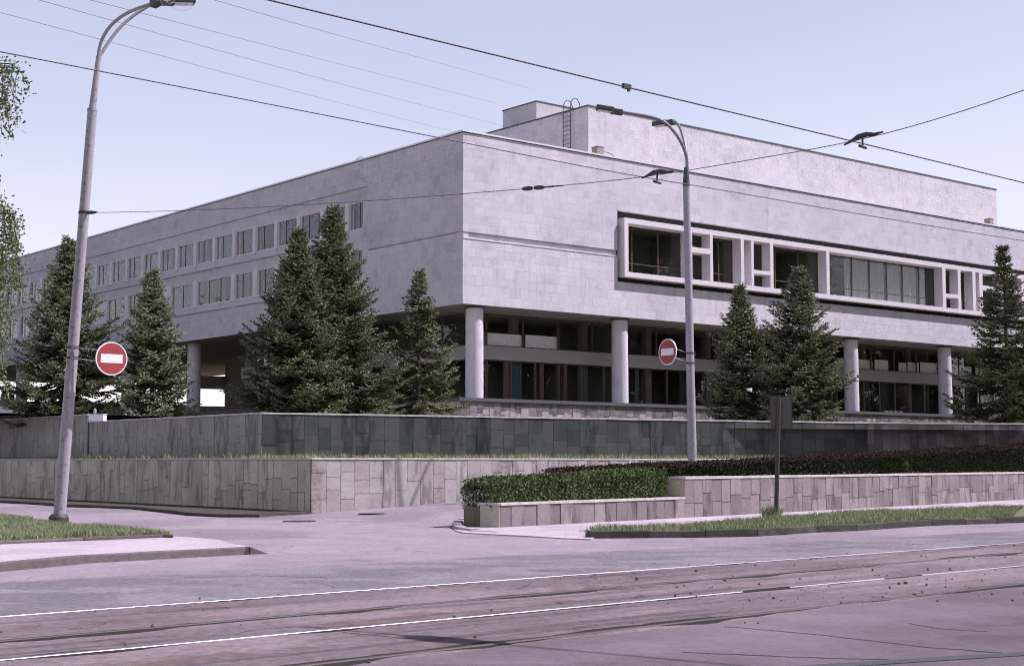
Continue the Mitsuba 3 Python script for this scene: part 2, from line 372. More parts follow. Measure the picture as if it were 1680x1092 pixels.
# clods and stones lying on the track paving
st = []
for i in range(300):
    s = rng.random()
    base = [R1, R2, R3, R4][rng.integers(4)]
    q = base[rng.integers(20, len(base) - 60)]
    if rng.random() < 0.45:
        q = atz(rng.uniform(1000, 1680), rng.uniform(915, 990), 0)
    o = np.array([rng.normal(0, 0.35), rng.normal(0, 0.25)])
    r = abs(rng.normal(0, 0.006)) + 0.005 + (0.010 if rng.random() < 0.03 else 0)
    m = trimesh.creation.icosphere(1, r); m.vertices *= rng.uniform(0.6, 1.2, 3); m.vertices += rng.normal(0, r * 0.13, m.vertices.shape)
    m.apply_translation([q[0] + o[0], q[1] + o[1], 0.005 + r * 0.3]); st.append(m)
single('debris', cat(st), 'm_bark'); labels['debris'] = dict(label='small clods and pebbles scattered on the tram track paving', category='debris', kind='stuff')

# left pavement with its kerb, grass bed
WALKL = 0.11
kl = np.array([atz(x, y, 0.0) for x, y in [(0, 937), (100, 926.7), (243, 917), (368, 911.7), (410, 909)]])
kl = np.vstack([kl[0] + (kl[0] - kl[1]) / np.linalg.norm(kl[0] - kl[1]) * 14, kl])
back = [atz(x, y, WALKL) for x, y in [(404, 893.5), (385, 892), (360, 884.5), (308, 880), (284, 879), (0, 888)]]
back += [back[-1] + (back[-1] - back[-2]) / np.linalg.norm(back[-1] - back[-2]) * 14]
inner = kl[:, :2] + np.array([-0.63, 0.77]) * 0.16
k = struct('pavement', 'light dusty pavement on the left of the street')
single(k, prism([*inner, *[b[:2] for b in back]], -0.05, WALKL - 0.004), 'm_walk')
def kerb(key, q, width, h, mat, length, z0=-0.05, jit=0.006, side=1):
    ls = LineString(q[:, :2]); n = max(1, int(ls.length / length))
    for i in range(n):
        a, b = ls.interpolate(i * ls.length / n + 0.006), ls.interpolate((i + 1) * ls.length / n - 0.006)
        A, B = np.array(a.coords[0]), np.array(b.coords[0]); d = (B - A) / np.linalg.norm(B - A); nn = np.array([-d[1], d[0]]) * side
        dz = rng.normal(0, jit); off = rng.normal(0, jit)
        lo, ch = off, 0.012
        prof = [(lo, z0), (lo, h + dz - ch), (lo + ch, h + dz), (width, h + dz), (width, z0)]
        v = np.array([[*(P + nn * x), z] for P in (A, B) for x, z in prof])
        f = []
        for j in range(5):
            f += [[j, (j + 1) % 5, (j + 1) % 5 + 5], [j, (j + 1) % 5 + 5, j + 5]]
        f += [[0, 2, 1], [0, 3, 2], [0, 4, 3], [5, 6, 7], [5, 7, 8], [5, 8, 9]]
        m = trimesh.Trimesh(v, np.array(f), process=False); m.fix_normals()
        part(key, 'stone', m, mat, uv=flatuv(m, rng.random()))
k = struct('kerb', 'grey granite kerb of the left pavement'); kerb(k, kl, 0.15, WALKL, 'm_kerb', 2.3)
e = atz(410, 909, 0)[:2]; f_ = atz(440, 908, 0)[:2]
ramp = trimesh.convex.convex_hull(np.array([[*e, 0], [*e, WALKL], [*(e + [-0.095, 0.115]), 0], [*(e + [-0.095, 0.115]), WALKL], [*f_, 0.004], [*(f_ + [-0.095, 0.115]), 0.004]]))
part(k, 'stone', ramp, 'm_kerb', uv=flatuv(ramp, 0.6))
gb = [(0, 885.6), (176, 878.5), (262, 876.5), (284, 877.4), (234, 871.5), (176, 865.7), (105, 861), (58, 854), (0, 846.6)]
gq = np.array([atz(x, y, 0.15) for x, y in gb])
ext = lambda a, b, s: a + (a - b) / np.linalg.norm(a - b) * s
gq = np.vstack([[ext(gq[0], gq[1], 12)], gq, [ext(gq[-1], gq[-2], 12)]])
k = struct('grass_bed', 'soil of the left grass verge'); single(k, prism(gq, 0.0, 0.15), 'm_soil')
k = struct('kerb', 'low worn edging of the left grass verge')
kerb(k, np.array([ext(atz(0, 892, WALKL), atz(176, 884.7, WALKL), 12), atz(0, 892, WALKL), atz(176, 884.7, WALKL), atz(284, 880, WALKL)]), 0.12, 0.165, 'm_kerb', 1.6, 0.08)
def grass(key, poly, z, n, h, label, seed, dry=0.5, clump=None):
    r = np.random.default_rng(seed); P = Polygon([(q[0], q[1]) for q in poly]).buffer(0)
    x0, y0, x1, y1 = P.bounds
    import shapely
    pts = []
    while sum(map(len, pts)) < n:
        c = r.uniform([x0, y0], [x1, y1], (n, 2)); pts.append(c[shapely.contains_xy(P, c[:, 0], c[:, 1])])
    c = np.vstack(pts)[:n]
    hh = h * r.uniform(0.4, 1.3, n) * (0.55 + 0.9 * meshkit.noise(np.c_[c * 1.7, 0 * c[:, 0]], seed))
    th = r.uniform(0, 2 * np.pi, n); wv = np.c_[np.cos(th), np.sin(th)] * (0.006 + 0.05 * hh[:, None])
    lean = r.normal(0, 0.35, (n, 2)) * hh[:, None]
    zz = z(c) if callable(z) else np.full(n, z)
    v = np.stack([np.c_[c - wv, zz - 0.01], np.c_[c + wv, zz - 0.01], np.c_[c + lean, zz + hh]], 1).reshape(-1, 3)
    f = np.arange(3 * n).reshape(-1, 3)
    uv = np.repeat(np.c_[r.random(n), r.random(n) * dry], 3, 0)
    single(key, (v, f), 'm_grass', uv=uv); labels[key] = dict(label=label, category='grass', kind='stuff')
grass(numbered('grass'), gq[1:-1], 0.15, 30000, 0.080, 'short sunlit green grass round the foot of the left street lamp', 11, 0.6)

# kerbed strip along the left retaining wall
sp = [(-60, 821.5), (0, 824.6), (58.6, 827.6), (111, 831.5), (164, 833), (217, 835), (258, 839.5), (308, 845.5), (366, 848.3), (425, 848.4), (450, 846.5)]
sq = np.array([atz(x, y, 0.0) for x, y in sp])

# right pavement around the low wall, with grass island
WR = 0.06
rp = [(742, 861), (747, 866), (760, 869.5), (800, 871.5), (860, 874.5), (920, 878), (970, 880), (990, 868), (1100, 863), (1400, 842), (1680, 832.5)]
rq = [atz(x, y, WR) for x, y in rp]
rq += [ext(rq[-1], rq[-2], 20)]
far = [ext(atz(1680, 815, WR), atz(1125, 841, WR), 20), atz(1680, 815, WR), atz(1125, 841, WR), atz(1125, 838, WR), atz(850, 852, WR), atz(800, 850, WR), atz(760, 853, WR)]
k = struct('pavement', 'light pavement between the right retaining wall and the grass strip'); single(k, prism([*rq, *far], -0.05, 0.02), 'm_walk')
stub = np.array([atz(x, y, 0.0) for x, y in [(790, 853), (765, 856.5), (748, 860.5), (741.5, 864.5), (749, 869), (763, 871.5), (785, 873), (815, 874.5)]])
k = struct('kerb', 'pale rounded kerb end at the corner of the planter wall'); sl = spline(stub, 19); hs = np.interp(np.linspace(0, 1, 18), [0, 0.2, 0.55, 1], [0.06, 0.11, 0.11, 0.03])
for i in range(0, 18, 2): kerb(k, sl[i:i + 3], 0.18, hs[i], 'm_curb_pale', 5.0, side=1)
ik = np.array([atz(x, y, 0.0) for x, y in [(967, 883), (1160, 881.3), (1246, 879.5), (1343, 872.8), (1400, 871), (1519, 862.5), (1680, 856.8)]])
ik = np.vstack([ik, [ext(ik[-1], ik[-2], 25)]])
k = struct('kerb', 'dark mossy kerb of the right grass island'); kerb(k, ik, 0.2, 0.13, 'm_kerbdark', 1.05, side=1)
ie = atz(967, 883, 0.0)
isl = [atz(x, y, 0.10) for x, y in [(985, 867.5), (998, 866), (1100, 862), (1200, 855), (1400, 840), (1680, 831)]]
isl += [ext(isl[-1], isl[-2], 25)]
ipoly = [*(ik[:, :2] + np.array([-0.6, 0.77]) * 0.12), *[q[:2] for q in isl[::-1]]]
k = struct('grass_bed', 'soil of the right grass island'); single(k, prism(ipoly, 0.0, 0.11), 'm_soil')
grass(numbered('grass'), [*(ik[:-1, :2] + np.array([-0.6, 0.77]) * 0.30), *[q[:2] for q in isl[:-1][::-1]]], 0.11, 30000, 0.075, 'narrow strip of green grass behind the dark mossy kerb', 12, 0.8)

# driveway that climbs behind the hedge
WCN = atz(510, 843, 0.0)                                         # foot of the lower wall's corner
def wp(a, b, z=0.0): return WCN + a * e1 + b * e2 + np.array([0, 0, z])
def dz(a, b):
    s = np.clip((b + 8.4) / 4.5, 0, 1); s = s * s * (3 - 2 * s)
    return 0.049 * np.maximum(a, 0) * s
ga, gt = np.meshgrid(np.linspace(-2, 26, 40), np.linspace(0, 1, 18), indexing='ij')
_h0, _h1 = atz(1123.5, 846, 0.06) - WCN, atz(1680, 817, 0.06) - WCN
_b0, _b1 = _h0 @ e2, _h1 @ e2; _a0, _a1 = _h0 @ e1, _h1 @ e1
bmin = np.where(ga > 1.0, np.minimum(_b0 + (ga - _a0) * (_b1 - _b0) / (_a1 - _a0) + 2.4, -0.3), -8.4)
bmin = np.minimum(bmin, -8.4 + np.clip(ga, 0, 40) * 2.5)
gbb = bmin + (0.1 - bmin) * gt
V = np.stack([WCN + a * e1 + b * e2 + np.array([0, 0, dz(a, b) + 0.004]) for a, b in zip(ga.ravel(), gbb.ravel())])
ii = np.arange(40 * 18).reshape(40, 18); fq = np.stack([ii[:-1, :-1], ii[1:, :-1], ii[1:, 1:], ii[:-1, 1:]], -1).reshape(-1, 4)
k = struct('driveway', 'pale asphalt driveway climbing between wall and hedge'); single(k, (V, fq), 'm_asphalt', smooth=True)

# ------------------------------------------------------------------ stone-clad garden walls
def clad_wall(key, A, B, z0, z1, pal, colw=(0.34, 0.5), splits=(1, 3), core=0.35, proud=0.006, cap=None, cap_mat='m_cap', basef=None, tone=None, joint=0.012, slab_t=0.03):
    """A wall from A to B (seen from its right-hand side): core, one stone part per slab, cap."""
    A, B = np.array(A[:2]), np.array(B[:2]); L = np.linalg.norm(B - A); d = (B - A) / L; n = np.array([d[1], -d[0]])
    def fn(s, o, z): return np.array([*(A + d * s + n * o), z])
    part(key, 'core', hexa(fn, 0, L, -core, -slab_t * 0.4, z0 - 0.3, z1 - 0.002), 'm_neck')
    s = 0.0
    while s < L - 0.05:
        wd = rng.uniform(*colw)
        if L - s - wd < 0.2: wd = L - s
        zb = basef(s) if basef else z0
        k = rng.integers(splits[0], splits[1] + 1); hh = (z1 - zb)
        cuts = [zb] + sorted(zb + hh * np.clip((np.arange(1, k) + rng.uniform(-0.33, 0.33, k - 1)) / k, 0.12, 0.88)) + [z1 - 0.004]
        for a, b in zip(cuts[:-1], cuts[1:]):
            pr = rng.normal(0, proud)
            m = hexa(fn, s + joint / 2, s + wd - joint / 2, -slab_t * 0.35, pr + 0.006, a + joint / 2 if a > zb else a - 0.12, b - joint / 2)
            t = rng.random() if tone is None else tone(s, (a + b) / 2)
            part(key, 'slab', m, 'm_slab', uv=flatuv(m, (pal((a + b) / 2) if callable(pal) else pal) + 0.999 * float(np.clip(t, 0, 0.999))))
        s += wd
    if cap:
        # cap stones
        c = 0.0
        while c < L - 0.01:
            l = min(1.5 + rng.uniform(-0.1, 0.1), L - c)
            part(key, 'cap_stone', hexa(fn, c + 0.004, c + l - 0.004, -core - 0.02, cap[0], z1, z1 + cap[1] + rng.normal(0, 0.002)), cap_mat)
            c += l
WT = atz(510, 843, 0)[1]; ZW = EYE + (758 - 750.5) * WT / F * 1.0
LWL, LWR = 42.0, 24.0
tl = rng.random(400)
k = thing('retaining_wall', 'shaded brownish lower stone retaining wall left of the corner, streaked with damp', 'wall')
clad_wall(k, wp(0, LWL), wp(0, 0.035), -0.05, ZW - 0.05, 3, (0.32, 0.48), (1, 3), cap=(0.03, 0.05), joint=0.016, tone=lambda s, z: 0.5 * rng.random() + 0.5 * meshkit.noise(np.array([s * 0.8, z * 1.5, 0]), 3))
k = thing('retaining_wall', 'sunlit pale stone lower retaining wall right of the corner, with brown run-off stains', 'wall')
clad_wall(k, wp(0.001, 0), wp(LWR, 0), -0.05, ZW - 0.05, 0, (0.36, 0.5), (1, 3), cap=(0.03, 0.05), basef=lambda s: dz(s, 0) - 0.02, tone=lambda s, z: 0.75 * rng.random() ** 1.6)
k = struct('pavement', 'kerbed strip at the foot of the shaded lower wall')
single(k, prism([*[q[:2] for q in sq], wp(0.02, -0.02)[:2], wp(0.02, LWL)[:2]], -0.05, 0.075), 'm_footstrip')
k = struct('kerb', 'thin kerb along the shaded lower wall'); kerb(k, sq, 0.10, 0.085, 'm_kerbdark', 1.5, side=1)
# upper terrace walls
UY = 43.7
uc = aty(430, 676, UY); ZU = uc[2]
def athz(x, y, z): return atz(x, y, z)
ul = athz(145, 690.6, ZU)
ul_far = np.array([*(uc[:2] + (ul - uc)[:2] / np.linalg.norm((ul - uc)[:2]) * 60), ZU])
ur = [uc] + [athz(x, y, ZU) for x, y in [(1125, 687.6), (1423, 692.2)]]
ur_end = athz(1677, 694.0, ZU); ur_end2 = ext(ur_end, ur[-1], 25)
ZT1 = ZW - 0.02                                                   # level of the grass terrace between the walls
k = thing('retaining_wall', 'shaded streaked upper terrace wall left of the corner, behind the leaning lamp post', 'wall')
clad_wall(k, ul, uc, ZT1 - 0.1, ZU - 0.05, 4, (0.28, 0.46), (1, 3), cap=(0.03, 0.05), tone=lambda s, z: 0.55 + 0.4 * rng.random())
u2 = np.array([*(ul[:2] - 0.06 * e1[:2] - 0.1 * e2[:2]), ZU + 0.26])
k = thing('retaining_wall', 'raised end section of the upper terrace wall at the left edge of the view', 'wall')
clad_wall(k, np.array([*(u2[:2] + 28 * e2[:2]), ZU]), u2, ZT1 - 0.1, ZU + 0.21, 4, (0.3, 0.46), (1, 3), cap=(0.03, 0.05), tone=lambda s, z: 0.6 + 0.4 * rng.random())
k = thing('retaining_wall', 'long dark green-grey slab upper terrace wall facing the street', 'wall')
clad_wall(k, ur[0], ur[1], ZT1 - 0.1, ZU - 0.05, 1, (0.36, 0.56), (2, 3), cap=(0.03, 0.05), tone=lambda s, z: rng.random() if rng.random() < 0.75 else 0.9)
clad_wall(k, ur[1], ur[2], ZT1 - 0.1, ZU - 0.05, 1, (0.4, 0.6), (2, 3), cap=(0.03, 0.05), tone=lambda s, z: rng.random() if rng.random() < 0.8 else 0.9)
k = thing('retaining_wall', 'paler mottled grey stone end of the upper terrace wall, behind the reddish hedge', 'wall')
clad_wall(k, ur[2], ur_end2, ZT1 - 0.1, ZU - 0.05, 2, (0.22, 0.42), (2, 4), cap=(0.03, 0.05), tone=lambda s, z: 0.8 * rng.random() ** 1.3)
# grass terrace
tpoly = [wp(0.1, LWL)[:2], wp(0.1, 0.1)[:2], wp(LWR, 0.1)[:2], ur_end2[:2], ur[1][:2], uc[:2], ul[:2], ul_far[:2]]
k = struct('terrace', 'soil of the grass terrace between the two walls'); single(k, sheet([wp(0.1, LWL + 20)[:2], wp(0.1, 0.1)[:2], wp(LWR, 0.1)[:2], ext(ur_end2, ur[1], 2)[:2] + [0, 6], ul_far[:2] + [0, 8]], ZT1), 'm_soil')
gp = [wp(0.32, 27)[:2], wp(0.32, 0.35)[:2], wp(17, 0.35)[:2], (wp(17, 3.0))[:2], uc[:2] + [0, -0.1], ul[:2] + [-.1, -.1]]
grass(numbered('grass'), [wp(0.32, 27)[:2], wp(0.32, 0.35)[:2], wp(19, 0.35)[:2], wp(19, 1.1)[:2], wp(1.2, 1.6)[:2], wp(1.2, 27)[:2]], ZT1, 9000, 0.13, 'uneven weeds and grass growing along the top of the lower wall', 13, 0.9)
grass(numbered('grass'), [uc[:2] + [-0.1, -0.05], ur[2][:2] + [0, -0.05], ur[2][:2] + [0, -0.5], uc[:2] + [-0.1, -0.6]], ZT1, 6500, 0.13, 'weeds along the foot of the dark green-grey terrace wall', 14, 0.6)

# low wall, planter and tall hedge wall on the right
lw0, lw1 = atz(820, 861.5, WR), atz(1123, 846, WR)
ZL = WR + 0.46
dl = (lw1 - lw0)[:2] / np.linalg.norm((lw1 - lw0)[:2]); nl = np.array([-dl[1], dl[0]])
k = thing('planter_wall', 'low stained stone wall under the green hedge, at the pavement corner', 'wall')
clad_wall(k, lw0, lw1, WR - 0.05, ZL - 0.05, 5, (0.36, 0.48), (1, 1), core=0.3, cap=(0.03, 0.05), tone=lambda s, z: 0.25 + 0.75 * rng.random(), joint=0.018)
lwl = np.array([*(lw0[:2] + nl * 0.52 - dl * 0.02), 0])
clad_wall(k, lwl, lw0, WR - 0.05, ZL - 0.05, 3, (0.3, 0.4), (1, 1), core=0.25, cap=(0.03, 0.05))
hw0 = atz(1123.5, 846, WR); hw1 = atz(1680, 817, WR); hw2 = ext(hw1, hw0, 14)
ZH = EYE - (782 - 758) * hw0[1] / F
k = thing('retaining_wall', 'sunlit two-course stone wall carrying the reddish hedge', 'wall')
clad_wall(k, hw0, hw2, WR - 0.1, ZH - 0.05, 5, (0.4, 0.55), (2, 2), cap=(0.03, 0.06), joint=0.016, tone=lambda s, z: 0.2 + 0.8 * rng.random())
dh = (hw1 - hw0)[:2] / np.linalg.norm((hw1 - hw0)[:2]); nh = np.array([-dh[1], dh[0]])
rb = np.array([*(hw0[:2] + nh * 1.15 - dh * 0.25), 0])
clad_wall(k, rb, hw0, WR - 0.1, ZH - 0.05, 3, (0.4, 0.55), (1, 2), cap=(0.03, 0.06))
k = struct('planting_soil', 'soil behind the hedge wall'); 
single(k, prism([hw0[:2] + nh * 0.3, hw2[:2] + nh * 0.3, hw2[:2] + nh * 4.2, hw0[:2] + nh * 4.2 - dh * 0.1], 0, ZH - 0.06), 'm_soil')
k = struct('planting_soil', 'soil behind the low planter wall')
single(k, prism([lw0[:2] + nl * 0.25, lw1[:2] + nl * 0.25, lw1[:2] + nl * 1.1, lw0[:2] + nl * 0.95 - dl * 0.05], 0, ZL - 0.1), 'm_soil')

# ------------------------------------------------------------------ the building
b = thing('exhibition_building', 'large pale stone-clad modernist building raised on round columns', 'building')
ZB, ZTOP, ZF = 11.6, 22.9, 5.47
LU, LV = 100.0, 110.0
def clad_rects(rects, fn, n_sign_depth, course=0.566, wid=(0.55, 1.1), joint=0.006):
    """Facade slabs as thin boxes over the given (s0, s1, z0, z1) rectangles; tone in uv."""
    V, Fc, U = [], [], []; base = 0
    f12 = np.vstack([BOXF[:, [0, 1, 2]], BOXF[:, [0, 2, 3]]])
    for s0, s1, z0, z1 in rects:
        nrow = max(1, round((z1 - z0) / course))
        for r in range(nrow):
            a, c = z0 + (z1 - z0) * r / nrow, z0 + (z1 - z0) * (r + 1) / nrow
            s = s0
            while s < s1 - 1e-6:
                w_ = rng.uniform(*wid)
                if s1 - s - w_ < 0.3: w_ = s1 - s
                pr = n_sign_depth(abs(rng.normal(0, 0.004)))
                bk = n_sign_depth(-0.05)
                v = np.array([fn(x, o, z) for x in (s + joint / 2, s + w_ - joint / 2) for o in (bk, pr) for z in (a + joint / 2, c - joint / 2)])
                t = 0.42 * rng.random() + 0.75 * meshkit.fbm(np.array([s * 0.22, z0 * 0 + a * 0.35, 2.0]), 3, 9) - 0.05
                if rng.random() < 0.07: t += 0.3
                V.append(v); Fc.append(f12 + base); base += 8
                U.append(np.tile([np.clip(t, 0, 1), rng.random()], (8, 1)))
                s += w_
    m = trimesh.Trimesh(np.vstack(V), np.vstack(Fc), process=False)
    return m, np.vstack(U)
# right (street) face, outward is -w
OU0, OU1, OZ0, OZ1 = 13.8, 86.0, 14.1, 19.2
right_rects = [(0, LU, OZ1, ZTOP), (0, OU0, 16.32, OZ1), (0, OU0, OZ0, 15.93), (0, LU, ZB, OZ0), (OU1, LU, OZ0, OZ1)]
wr = part(b, 'street_wall', cat([bbox(0.06, LU, 0.05, 0.5, OZ1, ZTOP - 0.02), bbox(0.06, OU0, 0.15, 0.5, OZ0, OZ1), bbox(0.06, LU, 0.05, 0.5, ZB + 0.02, OZ0), bbox(OU1, LU, 0.05, 0.5, OZ0, OZ1)]), 'm_facade')
m, uvs = clad_rects(right_rects, lambda s, o, z: bp(s, o, z), lambda d: -d)
part(wr, 'cladding', m, 'm_facade', kind='stuff', uv=uvs)
part(wr, 'ledge', bbox(0.0, OU0 - 0.06, -0.05, 0.14, 15.86, 15.935), 'm_facade')
# left face, outward is -u; windows in a shallow recess
PW0, PZ0, PZ1 = 11.2, 13.72, 20.95
WZ = [(17.98, 19.97), (14.45, 16.5)]
ups, w_ = [(11.85, 13.65)], 14.16
while w_ < LV - 6:
    ups.append((w_, w_ + 2.88)); w_ += 3.36
lows = [(11.93, 13.03 + 0.55), (14.26, 16.98), (17.62, 20.34), (20.98, 23.7), (24.1, 26.8), (27.5, 30.45), (31.06, 36.99), (37.65, 41.75), (44.1, 46.56), (47.68, 50.35), (51.0, 54.86)]
w_ = 57.06
while w_ < LV - 6:
    lows.append((w_, w_ + 2.72)); w_ += 3.36
left_rects = [(0, LV, PZ1, ZTOP), (0, PW0, 16.36, PZ1), (0, PW0, ZB, 16.26), (PW0, LV, ZB, PZ0)]
wl = part(b, 'side_wall', cat([bbox(0.05, 0.5, 0.06, LV, PZ1, ZTOP - 0.02), bbox(0.12, 0.5, 0.06, PW0, PZ0, PZ1), bbox(0.05, 0.5, 0.06, LV, ZB + 0.02, PZ0)]), 'm_facade')
m, uvs = clad_rects(left_rects, lambda s, o, z: bp(o, s, z), lambda d: -d)
part(wl, 'cladding', m, 'm_facade', kind='stuff', uv=uvs)
rec = []
for row, (z0, z1) in zip((ups, lows), WZ):
    edges = [PW0] + [e for w in row for e in w] + [LV]
    for a, c in zip(edges[::2], edges[1::2]): rec.append((a, c, z0, z1))
rec += [(PW0, LV, WZ[0][1], PZ1), (PW0, LV, WZ[1][1], WZ[0][0]), (PW0, LV, PZ0, WZ[1][0])]
m, uvs = clad_rects(rec, lambda s, o, z: bp(o + 0.12, s, z), lambda d: -d, 0.5, (0.9, 1.7))
part(wl, 'window_band', m, 'm_facade', kind='stuff', uv=uvs)
part(wl, 'window_band_core', cat([bbox(0.16, 0.5, a, c, z0, z1) for a, c, z0, z1 in rec]), 'm_facade')
for i in range(0, len(ups) - 1, 2):
    a, c = ups[i + 1][0] - 0.1, ups[min(i + 2, len(ups) - 1)][1] + 0.1
    part(wl, 'sill', bbox(-0.05, 0.14, a, c, 17.36, 17.46), 'm_facade')
for i in range(0, len(lows) - 1, 2):
    a, c = lows[i][0] - 0.1, lows[min(i + 1, len(lows) - 1)][1] + 0.1
    part(wl, 'sill', bbox(-0.05, 0.14, a, c, 13.88, 13.98), 'm_facade')
for row, (z0, z1) in zip((ups, lows), WZ):
    for (a0, a1), (c0, c1) in zip(row[:-1], row[1:]):
        if c0 < 92:
            m = bbox(0.02, 0.125, a1 + 0.004, c0 - 0.004, z0 - 0.12, z1 + 0.1); part(wl, 'pier', m, 'm_frame')
def pleats(fn, a, c, z0, z1, pitch=0.16, amp=0.035):
    n = max(4, int((c - a) / pitch * 4)); s = np.linspace(a, c, n + 1)
    ph = rng.uniform(0, 6); o = amp * np.sin(s / pitch * 2 * np.pi + ph + 0.8 * np.sin(s * 2.1)) + amp * 0.5 * np.sin(s * 7.7)
    v = np.array([fn(x, y, z) for z in (z0, z1) for x, y in zip(s, o)]); n1 = n + 1
    f = np.array([[i, i + 1, n1 + i + 1, n1 + i] for i in range(n)])
    t = rng.uniform(0, 1)
    return (v, f), np.c_[np.full(2 * n1, t), np.zeros(2 * n1)]
def quad(pts):
    return (np.array(pts), np.array([[0, 1, 2, 3]]))
for row, (z0, z1) in zip((ups, lows), WZ):
    for a, c in row:
        if a > 92: continue
        W = part(b, 'window', cat([bbox(0.13, 0.23, a, a + 0.06, z0, z1), bbox(0.13, 0.23, c - 0.06, c, z0, z1), bbox(0.13, 0.23, a + 0.06, c - 0.06, z0, z0 + 0.06), bbox(0.13, 0.23, a + 0.06, c - 0.06, z1 - 0.06, z1)]), 'm_frame')
        part(W, 'mullion', cat([
                                   *[bbox(0.175, 0.225, x - 0.03, x + 0.03, z0 + 0.06, z1 - 0.06) for x in (np.linspace(a, c, max(2, int(round((c - a) / 1.9)) + 1))[1:-1] if c - a > 4 else [a + (c - a) * 0.62] if c - a > 2 else [a + (c - a) * 0.3])]]), 'm_wood')
        part(W, 'pane', quad([bp(0.21, a, z0), bp(0.21, c, z0), bp(0.21, c, z1), bp(0.21, a, z1)]), 'm_glass')
        q0, q1 = a + 0.15 + rng.uniform(0, 0.5) * (c - a) * (rng.random() < 0.6), c - 0.1 - rng.uniform(0, 0.35) * (c - a) * (rng.random() < 0.4)
        mm, uu = pleats(lambda s, o, z: bp(0.36 + o, s, z), q0, q1, z0 + 0.05, z1)
        part(W, 'curtain', mm, 'm_curtain', uv=uu)
# rooms behind the side windows: floor, ceiling and back wall in the dark
part(b, 'room', cat([bbox(3.4, 3.5, PW0 - 1, LV, 13, 21), bbox(0.5, 3.5, PW0 - 1, LV, 20.2, 20.3), bbox(0.5, 3.5, PW0 - 1, LV, 17.1, 17.2), bbox(0.5, 3.5, PW0 - 1, LV, 14.0, 14.1)]
             + [bbox(0.55, 3.4, x, x + 0.1, 13, 21) for x in np.arange(PW0 - 1, LV, 6.72)]), 'm_inside')
# framed relief of windows on the street face
FZ0, FZ1, FW, GW = 14.44, 18.66, -0.45, 0.42
IN0, IN1 = FZ0 + 0.36, FZ1 - 0.38
mull = [(20.62, 20.95), (22.88, 23.18), (26.29, 26.63), (27.46, 27.74), (29.65, 30.01), (36.47, 36.85), (52.31, 52.79), (54.63, 55.06), (56.88, 57.35), (57.92, 58.45), (61.3, 61.7), (64.75, 65.15), (71.0, 71.4), (78.0, 78.4)]
FU0, FU1 = 14.07, 85.6
fr = part(b, 'relief_frame', cat([bbox(FU0, FU1, FW, GW + 0.1, FZ0, IN0), bbox(FU0, FU1, FW, GW + 0.1, IN1, FZ1), bbox(FU0, FU0 + 0.38, FW, GW + 0.1, IN0, IN1), bbox(FU1 - 0.38, FU1, FW, GW + 0.1, IN0, IN1)]), 'm_frame',
          label='projecting white frame round the long band of windows')
for a, c in mull: part(fr, 'fin', bbox(a, c, FW + 0.003, GW + 0.09, IN0, IN1), 'm_frame')
cells = list(zip([FU0 + 0.38] + [c for a, c in mull], [a for a, c in mull] + [FU1 - 0.38]))
bars = {1: (16.8, 17.2), 4: (15.77, 16.06), 7: (15.73, 16.06), 10: (16.8, 17.2), 11: (16.8, 17.2)}
for i, z in bars.items(): part(fr, 'cross_bar', bbox(cells[i][0], cells[i][1], FW + 0.006, GW + 0.09, *z), 'm_frame')
for i, (a, c) in enumerate(cells):
    if i in (3, 9):
        part(fr, 'blank_panel', bbox(a, c, GW - 0.02, GW + 0.08, IN0, IN1), 'm_facade'); continue
    if i == 6: div = [a + (atw(x, 470, GW)[0] - a) for x in (1398, 1427, 1455, 1481, 1508, 1520)]
    elif c - a > 5: div = [a + (c - a) * x for x in (0.19, 0.62)]
    elif c - a > 2.8: div = [(a + c) / 2]
    else: div = []
    W = part(b, 'window', cat([bbox(x - 0.05, x + 0.05, GW, GW + 0.08, IN0, IN1) for x in div + [a + 0.04, c - 0.04]] + ([bbox(a, c, GW + 0.01, GW + 0.07, 15.55, 15.62)] if c - a > 2.8 else [bbox(a, c, GW + 0.01, GW + 0.07, IN0, IN0 + 0.07)])), 'm_wood')
    part(W, 'pane', quad([bp(a, GW + 0.04, IN0), bp(c, GW + 0.04, IN0), bp(c, GW + 0.04, IN1), bp(a, GW + 0.04, IN1)]), 'm_glass')
    if i == 6:
        for x0, x1 in [(atw(1390, 470, GW)[0], div[0] - .06), (div[0] + 0.1, div[1] - 0.15), (div[1] + 0.12, div[2] - 0.2), (div[2] + 0.1, div[3] - 0.15), (div[3] + .1, div[4] - .15), (div[4] + .1, div[5] - .1)]:
            mm, uu = pleats(lambda s, o, z: bp(s, 0.62 + o, z), x0, x1, IN0, IN1, 0.3, 0.06); part(W, 'curtain', mm, 'm_drape', uv=uu)
    elif c - a > 2.8:
        mm, uu = pleats(lambda s, o, z: bp(s, 1.0 + o, z), a + (c - a) * 0.16, a + (c - a) * 0.22, IN0, IN1, 0.2, 0.05); part(W, 'curtain', mm, 'm_curtain', uv=uu)
part(b, 'room', cat([bbox(OU0, OU1, 5.0, 5.1, OZ0, OZ1), bbox(OU0, OU1, GW + 0.1, 5, IN1 + 0.1, IN1 + 0.2), bbox(OU0, OU1, GW + 0.1, 5, IN0 - 0.2, IN0 - 0.1)] + [bbox(x - 0.05, x + 0.05, GW + 0.1, 5, IN0, IN1) for x in (OU0 + 0.1, 22, 26.5, 36.6, 52.5, 61, 71, 78, OU1)]), 'm_inside')
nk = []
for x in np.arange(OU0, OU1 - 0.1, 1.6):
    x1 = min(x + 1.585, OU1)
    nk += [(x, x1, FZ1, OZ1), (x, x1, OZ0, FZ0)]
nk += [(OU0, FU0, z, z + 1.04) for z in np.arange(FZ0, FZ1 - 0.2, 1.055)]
for a, c, z0, z1 in nk: part(fr, 'recess_panel', bbox(a, c, 0.36 + rng.uniform(0, 0.01), 0.45, z0, z1), 'm_recess')
